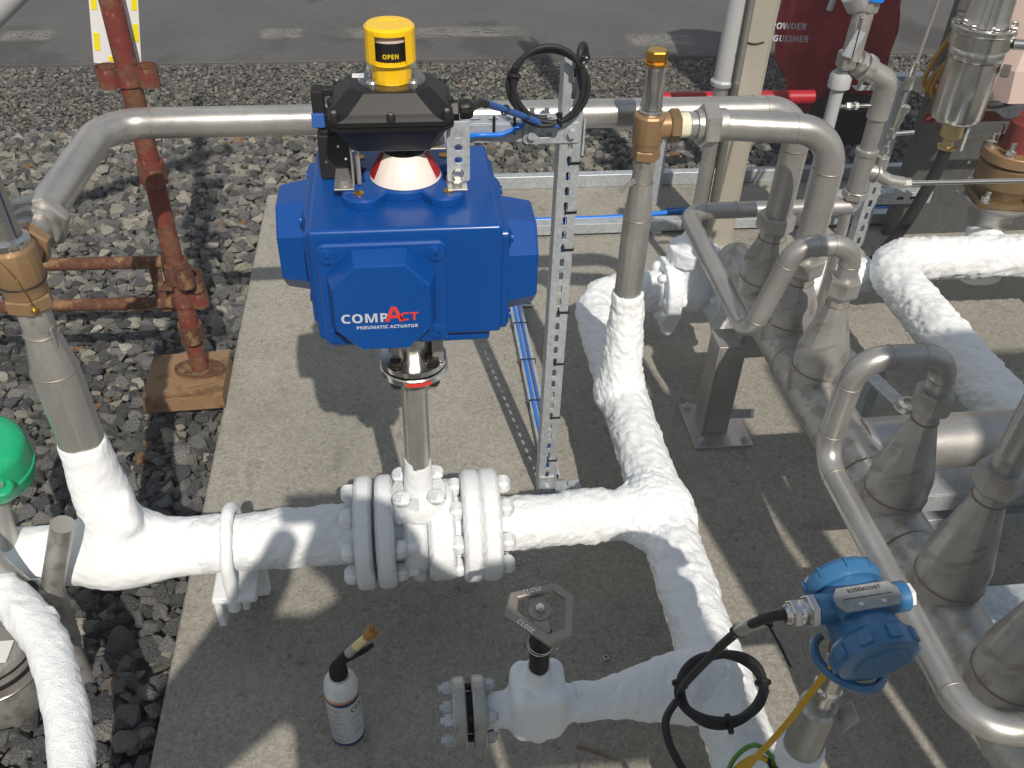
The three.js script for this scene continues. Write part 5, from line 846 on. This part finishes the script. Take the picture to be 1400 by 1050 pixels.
// ---------------------------------------------------------------- back right: posts, extinguisher cover, sampling pipework, pump housing
{
  const t = thing('channel_post', 'pale steel channel post rising behind the manifold', 'post', [1.13, 0, -2.74]);
  part(t, 'web', box(1.078, 1.150, 0.006, 2.4, -2.728, -2.722, 0.002), M.post);
  part(t, 'flange', box(1.150, 1.157, 0.006, 2.4, -2.80, -2.722, 0.002), M.post); part(t, 'flange', box(1.078, 1.084, 0.006, 2.4, -2.80, -2.7285, 0.002), M.post);
  part(t, 'lip', box(1.135, 1.150, 0.006, 2.4, -2.80, -2.794, 0.002), M.post);
  part(t, 'foot_plate', box(1.05, 1.19, 0, 0.006, -2.82, -2.69, 0.001), M.galv);
  for (const y of [0.165, 0.58, 0.75]) part(t, 'cable_tie', [cable([[1.076, y, -2.7205], [1.10, y - 0.004, -2.7195], [1.13, y + 0.001, -2.7205]], 0.003, 12, 6)], M.tie);
  const r = thing('grey_round_post', 'pale grey round pipe standing left of the channel post', 'post', [1.05, 0, -2.8]);
  part(r, 'pipe', sweep([V(1.055, 0.60, -2.81), V(1.068, 2.3, -2.81)], 0.033, { rad: 28 }), M.greyPipe);
  part(r, 'pipe', sweep([V(1.048, 0.0, -2.81), V(1.055, 0.6, -2.81)], 0.027, { rad: 28 }), M.steelTube);
  part(r, 'clamp_ring', [lathe([[0, 0], [0.038, 0], [0.04, 0.004], [0.04, 0.014], [0.034, 0.02], [0, 0.02]], V(1.053, 0.585, -2.81), UP, 28)], M.galv);
  seam(r, 0.027, V(1.0515, 0.33, -2.81), UP, M.seamDark);
  single('red_pipe', sweep([V(0.90, 0.418, -3.12), V(1.52, 0.424, -3.10)], 0.025, { rad: 28 }), M.red, 'red horizontal tube end showing past the channel post', 'tube');
  single('red_pipe_support', [box(0.95, 0.99, 0.0, 0.40, -3.14, -3.10, 0.003)], M.galv, 'short upright holding the red tube behind the safety valve', 'support');
  // wheeled extinguisher under a red cover
  const e = thing('extinguisher_cover', 'dark red fabric cover over a fire extinguisher behind the posts', 'cover', [1.95, 0, -3.9]);
  const rings = []; for (const [y, w, d, cx] of [[0.03, 0.17, 0.15, 2.02], [0.18, 0.235, 0.19, 1.98], [0.40, 0.25, 0.20, 1.95], [0.56, 0.24, 0.20, 1.935], [0.9, 0.23, 0.19, 1.93], [1.2, 0.17, 0.15, 1.93], [1.28, 0.08, 0.08, 1.93]]) {
    const R = []; for (let i = 0; i < 48; i++) { const a = -i / 48 * 6.2832, f = 1 + 0.07 * N3(Math.cos(a) * 2.2, y * 3, Math.sin(a) * 2.2) + 0.04 * Math.sin(a * 7 + y * 5), q = Math.pow(Math.pow(Math.abs(Math.cos(a)), 3) + Math.pow(Math.abs(Math.sin(a)), 3), -1 / 3); R.push(V(cx + w * f * q * Math.cos(a) * 0.95, y - (y < 0.2 ? 0.05 * Math.cos(a) + 0.02 * Math.sin(a * 3) : 0), -3.95 + d * f * q * Math.sin(a) * 0.95)); } rings.push(R); }
  const fine = []; for (let k = 0; k < rings.length - 1; k++) for (let s = 0; s < 6; s++) fine.push(rings[k].map((p, i) => p.clone().lerp(rings[k + 1][i], s / 6))); fine.push(rings[rings.length - 1]);
  for (const R of fine) for (const p of R) { const q = 0.034 * N3(p.x * 8, p.y * 5, p.z * 8) + 0.016 * Math.abs(N3(p.x * 20 + p.y * 9, p.y * 8, p.z * 20)) + 0.006 * N3(p.x * 40, p.y * 26, p.z * 40); p.x += q * Math.sign(p.x - 1.95); p.z += q; }
  part(e, 'cover', toCreasedNormals(loft(fine), 0.9), M.cover);
  const tx = (s, y, dx, sc) => { const g = text(s, sc, 0.001); g.rotateY(-0.12); g.translate(1.815 + dx, y, -3.715); return g; };
  part(e, 'lettering', [tx('POWDER', 0.475, -0.175, 0.026), tx('EXTINGUISHER', 0.425, -0.21, 0.026), (() => { const g = tubeCyl(0.012, 0.05, V(1.80, 0.55, -3.716), V(0.15, 1, 0)); return g; })()], M.print);
  const bs = part(e, 'base', [lathe([[0, 0], [0.13, 0], [0.145, 0.01], [0.145, 0.18], [0.12, 0.21], [0, 0.21]], V(2.02, -0.05, -3.80), UP, 40), box(1.93, 2.25, -0.05, 0.17, -3.86, -3.74, 0.03, 4)], M.blackMatt);
  part(bs, 'sticker', (() => { const g = lathe([[0, 0], [0.021, 0], [0.021, 0.001], [0, 0.001]], V(2.03, 0.120, -3.738), V(0.0, 0.0, 1), 24); return g; })(), M.pink);
}
{
  const z = -1.972, t = thing('sampling_pipework', 'steel sampling pipework with a valve, elbow and tees rising behind the manifold', 'pipework', [1.14, 0.55, z]);
  part(t, 'pipe', sweep(bend([V(1.13, 0.580, z), V(1.143, 0.580, z), V(1.142, 0.91, z), V(1.05, 0.95, z - 0.004)], [0.008, 0.03]), 0.0205, { rad: 28 }), M.steelTube);
  part(t, 'elbow', [sweep(bend([V(1.142, 0.815, z), V(1.142, 0.905, z), V(1.075, 0.938, z)], 0.03), 0.0255, { rad: 28 }), lathe([[0, 0], [0.031, 0], [0.032, 0.003], [0.032, 0.016], [0.028, 0.02], [0, 0.02]], V(1.088, 0.932, z), V(-1, 0.5, 0), 28), lathe([[0, 0], [0.029, 0], [0.029, 0.012], [0, 0.014]], V(1.062, 0.945, z), V(-1, 0.5, 0), 28)], M.steel);
  part(t, 'tee', [tubeCyl(0.0255, 0.10, V(1.143, 0.625, z)), lathe([[0.02, 0], [0.028, 0], [0.029, 0.003], [0.028, 0.012], [0.02, 0.014]], V(1.142, 0.722, z)), sweep([V(1.143, 0.68, z), V(1.185, 0.672, z + 0.01)], 0.021, { rad: 24 }), ring(0.0235, 0.003, V(1.178, 0.674, z + 0.008), V(1, -0.2, 0.2), 30)], M.steel);
  part(t, 'branch', [sweep(bend([V(1.175, 0.674, z + 0.008), V(1.212, 0.655, z + 0.016), V(1.25, 0.648, z + 0.018)], 0.01), 0.0165, { rad: 24 }), tubeCyl(0.015, 0.045, V(1.185, 0.672, z + 0.008)), hex(0.028, 0.018, V(1.236, 0.648, z + 0.018), V(1, 0, 0)), hex(0.022, 0.016, V(1.256, 0.648, z + 0.018), V(1, 0, 0))], M.steel);
  part(t, 'union_nut', [hex(0.056, 0.02, V(1.143, 0.602, z)), ring(0.028, 0.003, V(1.143, 0.622, z), UP, 32)], M.steel);
  const vb = part(t, 'ball_valve', [sweep([V(1.035, 0.955, z), V(1.05, 1.12, z - 0.02)], 0.0225, { rad: 24 }), box(1.01, 1.045, 0.935, 0.975, z - 0.025, z + 0.02, 0.008, 3), hex(0.05, 0.03, V(1.044, 1.06, z - 0.012), V(0.1, 1, -0.1)), sweep([V(1.0, 1.10, z), V(1.02, 1.075, z)], 0.025, { rad: 20 })], M.steel);
  part(vb, 'lever', [box(1.020, 1.027, 0.96, 1.06, z + 0.02, z + 0.028, 0.002)], M.steelBright);
  part(vb, 'blue_cap', [tubeCyl(0.022, 0.04, V(1.053, 1.085, z), V(0.1, 1, -0.1))], M.hoseBlue);
  part(vb, 'name_plate', (() => { const g = box(-0.012, 0.012, -0.03, 0.03, 0, 0.002, 0.0005); g.rotateZ(-0.35); g.translate(1.02, 1.00, z + 0.026); return g; })(), M.galv);
  part(t, 'support_bar', [sweep([V(1.028, 0.93, z - 0.01), V(1.028, 0.55, z - 0.01)], 0.0155, { rad: 20 }), lathe([[0, 0], [0.02, 0], [0.026, 0.004], [0.026, 0.03], [0.022, 0.038], [0, 0.04]], V(1.028, 0.885, z - 0.01), UP, 20)], M.greyPipe);
  part(t, 'cross_tube', [sweep([V(1.04, 0.845, z), V(1.13, 0.846, z)], 0.0045, { rad: 12 }), hex(0.016, 0.014, V(1.055, 0.8455, z), V(1, 0, 0)), hex(0.016, 0.01, V(1.075, 0.8455, z), V(1, 0, 0))], M.steelBright);
  part(t, 'drain_leg', sweep(bend([V(1.13, 0.58, z), V(1.135, 0.52, z), V(1.135, 0, z)], 0.02), 0.014, { rad: 18 }), M.steelTube);
  single('impulse_tube', sweep([V(1.245, 0.648, z + 0.018), V(2.2, 0.640, z + 0.018)], 0.0062, { rad: 16 }), M.steelBright, 'slim bright steel tube running level to the right edge', 'tube');
  const c = thing('capillary_line', 'thin upright steel line with small fittings beside the sampling pipework', 'tube', [1.2, 0.7, z]);
  part(c, 'tube', sweep([V(1.186, 0.70, z + 0.005), V(1.1955, 0.90, z + 0.003), V(1.215, 1.3, z)], 0.0042, { rad: 12 }), M.steelTube);
  part(c, 'fitting', [hex(0.02, 0.03, V(1.1938, 0.885, z + 0.003), V(0.05, 1, 0)), tubeCyl(0.0085, 0.05, V(1.195, 0.90, z + 0.003), V(0.05, 1, 0), 16)], M.steelBright);
  part(c, 'needle_valve', [hex(0.016, 0.022, V(1.189, 0.765, z + 0.005)), hex(0.014, 0.018, V(1.1875, 0.725, z + 0.005)), sweep([V(1.19, 0.775, z + 0.005), V(1.245, 0.778, z + 0.005)], 0.0055, { rad: 12 }), sweep([V(1.195, 0.79, z + 0.005), V(1.205, 0.835, z + 0.004)], 0.007, { rad: 12 }), tubeCyl(0.011, 0.015, V(1.205, 0.83, z + 0.004), UP, 14)], M.steelBright);
}
{
  const strut = (name, label, x0, x1, y0, y1, z, flat) => { const t = thing(name, label, 'strut', [(x0 + x1) / 2, y0, z]); const s = new THREE.Shape([[x0, y0], [x1, y0], [x1, y1], [x0, y1]].map(a => new THREE.Vector2(...a))); const L = flat ? x1 - x0 : y1 - y0; for (let k = 0.03; k < L - 0.02; k += 0.05) s.holes.push(flat ? slot(x0 + k, (y0 + y1) / 2, 0.028, 0.013) : slot((x0 + x1) / 2, y0 + k, 0.013, 0.028)); const g = plate(s, 0.0025, 0.0004); g.translate(0, 0, z); part(t, 'web', g, M.galv); part(t, 'flange', flat ? [box(x0, x1, y1 - 0.0025, y1, z - 0.04, z - 0.0005, 0.0008), box(x0, x1, y0, y0 + 0.0025, z - 0.04, z - 0.0005, 0.0008)] : [box(x0, x0 + 0.0025, y0, y1, z - 0.04, z - 0.0005, 0.0008), box(x1 - 0.0025, x1, y0, y1, z - 0.04, z - 0.0005, 0.0008)], M.galv); return t; };
  strut('slotted_strut', 'upright slotted strut behind the thin steel line at the back right', 1.62, 1.665, 0.0, 0.62, -2.72, false);
  strut('slotted_rail', 'horizontal slotted strut rail at the back right above the gravel', 1.50, 2.10, 0.575, 0.62, -2.765, true);
  strut('slotted_rail', 'lower horizontal slotted strut rail at the back right beside the pad edge', 1.50, 1.9, 0.15, 0.195, -2.765, true);
  // stainless housing
  const h = thing('steel_housing', 'tall dull steel sheet housing at the back right', 'housing', [2.3, 0, -3.1]);
  part(h, 'panel', [box(1.793, 2.9, 0, 2.1, -2.806, -2.80, 0.001)], M.panel);
  part(h, 'folded_edge', [box(1.786, 1.7925, 0, 2.1, -2.83, -2.80, 0.001)], M.panel);
  part(h, 'brace', [box(2.2, 2.24, 0, 2.0, -2.86, -2.807, 0.002), box(2.8, 2.84, 0, 2.0, -2.86, -2.807, 0.002)], M.galv);
  for (const [x, y] of [[2.02, 0.17], [2.05, 0.172], [2.02, 0.29], [1.9, 0.12]]) part(h, 'screw', [lathe([[0, 0], [0.007, 0], [0.006, 0.004], [0, 0.005]], V(x, y, -2.8), V(0, 0, 1), 12)], M.steelBright);
  // rust brown bar, stainless relief valve with hose, bronze valve
  single('rust_brown_bar', box(1.60, 2.6, 0.575, 0.605, -2.50, -2.49, 0.001), M.brown, 'rust brown flat bar crossing behind the large steel relief valve', 'bar');
  const z = -2.25, v = thing('relief_valve', 'large shiny stainless steel relief valve hanging at the top right', 'relief valve', [1.55, 0.6, z]), tilt = V(-0.02, 1, 0);
  part(v, 'barrel', lathe([[0, 0], [0.052, 0], [0.062, 0.006], [0.066, 0.012], [0.0685, 0.02], [0.0685, 0.175], [0, 0.176]], V(1.535, 0.685, z), tilt, 56), M.steelBright);
  part(v, 'flange_stack', [lathe([[0, 0], [0.071, 0], [0.072, 0.002], [0.072, 0.026], [0.071, 0.028], [0, 0.028]], V(1.531, 0.862, z), tilt, 56), lathe([[0, 0], [0.076, 0], [0.078, 0.002], [0.078, 0.036], [0.076, 0.038], [0, 0.038]], V(1.530, 0.892, z), tilt, 56), lathe([[0, 0], [0.082, 0], [0.084, 0.003], [0.084, 0.013], [0.082, 0.015], [0, 0.015]], V(1.529, 0.932, z), tilt, 56)], M.steelBright);
  part(v, 'barrel', lathe([[0, 0], [0.062, 0], [0.057, 0.02], [0.05, 0.2], [0, 0.2]], V(1.528, 0.948, z), tilt, 56), M.steelBright);
  for (let k = 0; k < 8; k++) { const a = k * Math.PI / 4 + 0.2; part(v, 'bolt', [...bolt(V(1.529 + 0.073 * Math.cos(a), 0.947, z + 0.073 * Math.sin(a)), UP, 0.010, 0.008)], M.steelBright); }
  part(v, 'side_port', [sweep([V(1.59, 0.91, z + 0.05), V(1.64, 0.915, z + 0.075)], 0.014, { rad: 18 }), hex(0.026, 0.018, V(1.625, 0.913, z + 0.068), V(1, 0.1, 0.5)), sweep(spline([[1.635, 0.914, z + 0.072], [1.67, 0.90, z + 0.09], [1.72, 0.90, z + 0.09]], 12), 0.006, { rad: 12 }), hex(0.03, 0.02, V(1.585, 0.842, z + 0.05), V(1, 0, 0.6))], M.steelBright);
  part(v, 'outlet', [lathe([[0, 0], [0.022, 0], [0.026, 0.003], [0.026, 0.010], [0.018, 0.013], [0.016, 0.03], [0.02, 0.034], [0.03, 0.04], [0.03, 0.085], [0, 0.09]], V(1.540, 0.60, z), tilt, 32)], M.brassBright.clone()); v.children[v.children.length - 1].material.color.set(0xcbb98a);
  part(v, 'strap', box(1.57, 1.578, 0.60, 0.70, z - 0.02, z + 0.02, 0.001), M.galv);
  part(v, 'support', [sweep(bend([V(1.524, 1.13, z), V(1.524, 1.8, z), V(1.86, 1.8, z), V(1.86, 1.8, -2.80)], 0.05), 0.03, { rad: 20 })], M.steel);
  single('black_drain_hose', sweep(spline([[1.541, 0.612, z], [1.535, 0.54, z], [1.515, 0.44, z], [1.49, 0.33, z - 0.01], [1.45, 0.22, z - 0.03], [1.42, 0.13, z - 0.10], [1.41, 0.05, z - 0.22], [1.41, 0.017, z - 0.35]], 60), 0.0175, { rad: 20 }), M.rubber, 'black rubber hose hanging from the large steel relief valve', 'hose');
  const y = thing('yellow_cable_loops', 'loops of yellow and green cable beside the large steel relief valve', 'cable', [1.42, 0.8, -2.2]);
  for (const [m, dx, dz] of [[M.loopYellow, 0, 0], [M.loopYellow, 0.02, 0.02], [M.loopGreen, 0.034, 0.03]]) part(y, 'cable', sweep(spline([[1.591 + dx, 1.055 - dx, -2.38 + dz], [1.547 + dx, 0.925 - dx, -2.38 + dz], [1.499 + dx, 0.806 - dx, -2.38 + dz], [1.488 + dx, 0.747 - dx, -2.38 + dz], [1.515 + dx, 0.722 - dx, -2.38 + dz], [1.580 + dx, 0.741 - dx, -2.38 + dz], [1.623 + dx, 0.763 - dx, -2.38 + dz]], 50), 0.0072, { rad: 12 }), m);
  part(y, 'cable', sweep(spline([[1.612, 0.871, -2.37], [1.558, 0.828, -2.37], [1.504, 0.763, -2.37], [1.499, 0.719, -2.37]], 30), 0.0072, { rad: 12 }), M.loopYellow);
  single('pale_cover', (() => { const g = loft([chamRing(1.80, -2.42, 0.10, 0.1, 0.03, 0.70), chamRing(1.81, -2.42, 0.15, 0.12, 0.04, 0.80), chamRing(1.82, -2.42, 0.16, 0.12, 0.05, 0.98), chamRing(1.82, -2.42, 0.12, 0.1, 0.05, 1.1)]); return g; })(), M.pale, 'pale pinkish plastic housing at the right edge beside the relief valve', 'housing');
  single('cover_bracket', [box(1.80, 1.84, 0.65, 0.705, -2.44, -2.40, 0.002), box(1.80, 1.84, 0.62, 0.65, -2.79, -2.40, 0.002)], M.galv, 'small bracket under the pale pinkish housing', 'bracket');
  single('black_loop_hose', sweep(spline([[1.60, 0.72, -2.34], [1.70, 0.69, -2.34], [1.80, 0.72, -2.34], [1.95, 0.80, -2.36]], 40), 0.011, { rad: 14 }), M.rubber, 'black hose curving behind the large steel relief valve at the right edge', 'hose');
  const b = thing('bronze_valve', 'bronze flanged valve bolted to a steel neck at the right edge', 'valve', [1.80, 0.36, -2.32]), bx = 1.815, bz = -2.32;
  part(b, 'neck', lathe([[0.035, 0], [0.055, 0], [0.068, 0.08], [0.095, 0.105], [0.097, 0.108], [0.097, 0.118], [0, 0.12]], V(bx, 0.28, bz), UP, 48, 0.8), M.steel);
  part(b, 'flange', (() => { const g = new THREE.CylinderGeometry(0.115, 0.115, 0.016, 4); g.rotateY(0.6); g.translate(bx, 0.409, bz); return g; })(), M.bronze);
  part(b, 'body', [lathe([[0, 0], [0.07, 0], [0.075, 0.02], [0.09, 0.04], [0.09, 0.10], [0.075, 0.11], [0, 0.11]], V(bx, 0.418, bz), UP, 40)], M.bronze);
  part(b, 'flange', [lathe([[0, 0], [0.092, 0], [0.095, 0.003], [0.095, 0.03], [0.092, 0.033], [0, 0.033]], V(bx, 0.53, bz), UP, 48)], M.brass);
  for (let k = 0; k < 6; k++) { const a = k * 1.047 + 0.3; part(b, 'bolt', [...bolt(V(bx + 0.075 * Math.cos(a), 0.563, bz + 0.075 * Math.sin(a)), UP, 0.016, 0.016), tubeCyl(0.008, 0.04, V(bx + 0.075 * Math.cos(a), 0.565, bz + 0.075 * Math.sin(a)), UP, 14)], M.steelBright); }
  for (let k = 0; k < 4; k++) { const a = k * 1.571 + 0.6; part(b, 'bolt', [...bolt(V(bx + 0.092 * Math.sin(a), 0.417, bz + 0.092 * Math.cos(a)), UP, 0.015, 0.014), tubeCyl(0.008, 0.035, V(bx + 0.092 * Math.sin(a), 0.417, bz + 0.092 * Math.cos(a)), UP, 14)], M.steelBright); }
  part(b, 'bonnet', [lathe([[0, 0], [0.05, 0], [0.045, 0.08], [0.02, 0.09], [0, 0.09]], V(bx, 0.563, bz), UP, 32)], M.brown);
  const wd = thing('frosted_drop', 'frosted upright pipe below the bronze valve at the right edge', 'pipe', [bx, 0.2, -2.28]);
  part(wd, 'pipe', sweep(resample([V(bx - 0.06, 0.20, -2.19), V(bx, 0.30, bz)], 0.01), (s, L) => 0.062 - 0.008 * s / L, { rad: 40, disp: fd }), M.frost);
}

// ---------------------------------------------------------------- person behind the camera, and unseen blockers added to shade the pad
{
  const t = thing('person', 'person in a dark jacket standing behind the viewpoint, whose shadow lies on the pad', 'person', [0.10, 0, 0.32]);
  const bones = [[[0.02, 0.05, 0.30], [0.02, 0.48, 0.29], 0.062, 0.068], [[0.02, 0.48, 0.29], [0.04, 0.92, 0.30], 0.075, 0.095], [[0.24, 0.05, 0.36], [0.22, 0.48, 0.33], 0.062, 0.068], [[0.22, 0.48, 0.33], [0.19, 0.92, 0.31], 0.075, 0.095],
    [[0.02, 0.04, 0.30], [0.0, 0.035, 0.14], 0.045, 0.04], [[0.24, 0.04, 0.36], [0.26, 0.035, 0.20], 0.045, 0.04],
    [[0.115, 0.92, 0.31], [0.115, 1.38, 0.29], 0.20, 0.18], [[-0.06, 1.46, 0.29], [0.29, 1.46, 0.29], 0.075, 0.075],
    [[-0.10, 1.44, 0.29], [-0.31, 1.19, 0.20], 0.090, 0.088], [[-0.31, 1.19, 0.20], [-0.12, 1.50, 0.11], 0.084, 0.046], [[0.31, 1.45, 0.29], [0.46, 1.27, 0.20], 0.078, 0.072], [[0.46, 1.27, 0.20], [0.16, 1.53, 0.10], 0.064, 0.042],
    [[0.115, 1.5, 0.29], [0.11, 1.62, 0.27], 0.06, 0.055], [[0.11, 1.69, 0.265], [0.108, 1.74, 0.26], 0.085, 0.088],
    [[-0.12, 1.50, 0.11], [-0.07, 1.59, 0.07], 0.034, 0.03], [[0.16, 1.53, 0.10], [0.11, 1.60, 0.07], 0.034, 0.03]];
  part(t, 'body', sdfMesh((x, y, z) => { let d = 9; for (const [a, b, p, q] of bones) d = smin(d, capsule(x, y, z, a, b, p, q), 0.035); return d; }, V(-0.44, -0.02, -0.02), V(0.60, 1.88, 0.58), 84), M.navy);
  part(t, 'safety_helmet', lathe([[0.118, 0], [0.112, 0.006], [0.106, 0.03], [0.09, 0.075], [0.055, 0.105], [0, 0.115], [0, 0.11], [0.1, 0.02], [0.118, 0]], V(0.108, 1.735, 0.262), UP, 32), M.cap);
  const ph = single('mobile_phone', [box(-0.075, 0.075, 1.61, 1.69, 0.035, 0.043, 0.003)], M.black, 'phone held up by the person behind the viewpoint', 'phone');
  const cb = thing('added_shade_box', 'unseen grey box on a post added behind the viewpoint to shade the pad', 'cabinet', [0.49, 0, 0.45]);  // added unseen blocker, casts the shade south of the main pipe
  part(cb, 'box', box(0.36, 0.72, 1.42, 1.84, 0.40, 0.56, 0.01, 3), M.greyPipe); part(cb, 'door', box(0.375, 0.705, 1.435, 1.825, 0.392, 0.3995, 0.003), M.greyPipe); part(cb, 'post', box(0.66, 0.70, 0.01, 1.42, 0.47, 0.51, 0.003), M.galv); part(cb, 'foot', box(0.58, 0.78, 0, 0.01, 0.40, 0.58, 0.002), M.galv);
  const sg = thing('added_shade_cabinet', 'unseen tall grey cabinet added far right behind the viewpoint for its shade', 'cabinet', [1.95, 0, 0.6]);  // added unseen blocker that shades the ground and pipes at the right
  part(sg, 'box', box(1.45, 2.45, 0.1, 2.5, 0.40, 0.85, 0.01, 3), M.greyPipe); part(sg, 'plinth', box(1.48, 2.42, 0, 0.1, 0.43, 0.82, 0.004), M.dark); part(sg, 'door', box(1.47, 1.945, 0.12, 2.48, 0.388, 0.3995, 0.003), M.greyPipe); part(sg, 'door', box(1.955, 2.43, 0.12, 2.48, 0.388, 0.3995, 0.003), M.greyPipe);
  single('added_shade_column', sweep([V(1.02, 0, 0.10), V(1.02, 2.0, 0.10)], 0.085, { rad: 28 }), M.greyPipe, 'unseen grey column added to the right of the viewpoint for its shade', 'column', 'added shade columns right of the viewpoint');  // added unseen blocker, keeps the manifold cones in shade
  single('added_shade_column', sweep([V(1.175, 0, 0.12), V(1.175, 2.0, 0.12)], 0.048, { rad: 24 }), M.greyPipe, 'slimmer unseen grey column added to the right of the viewpoint for its shade', 'column', 'added shade columns right of the viewpoint');  // second added blocker, the gap between the two leaves a thin lit line
}

scene.fog = new THREE.FogExp2(0xe2e6ea, 0.009);     // thin cold vapour in the air
renderer.render(scene, camera);
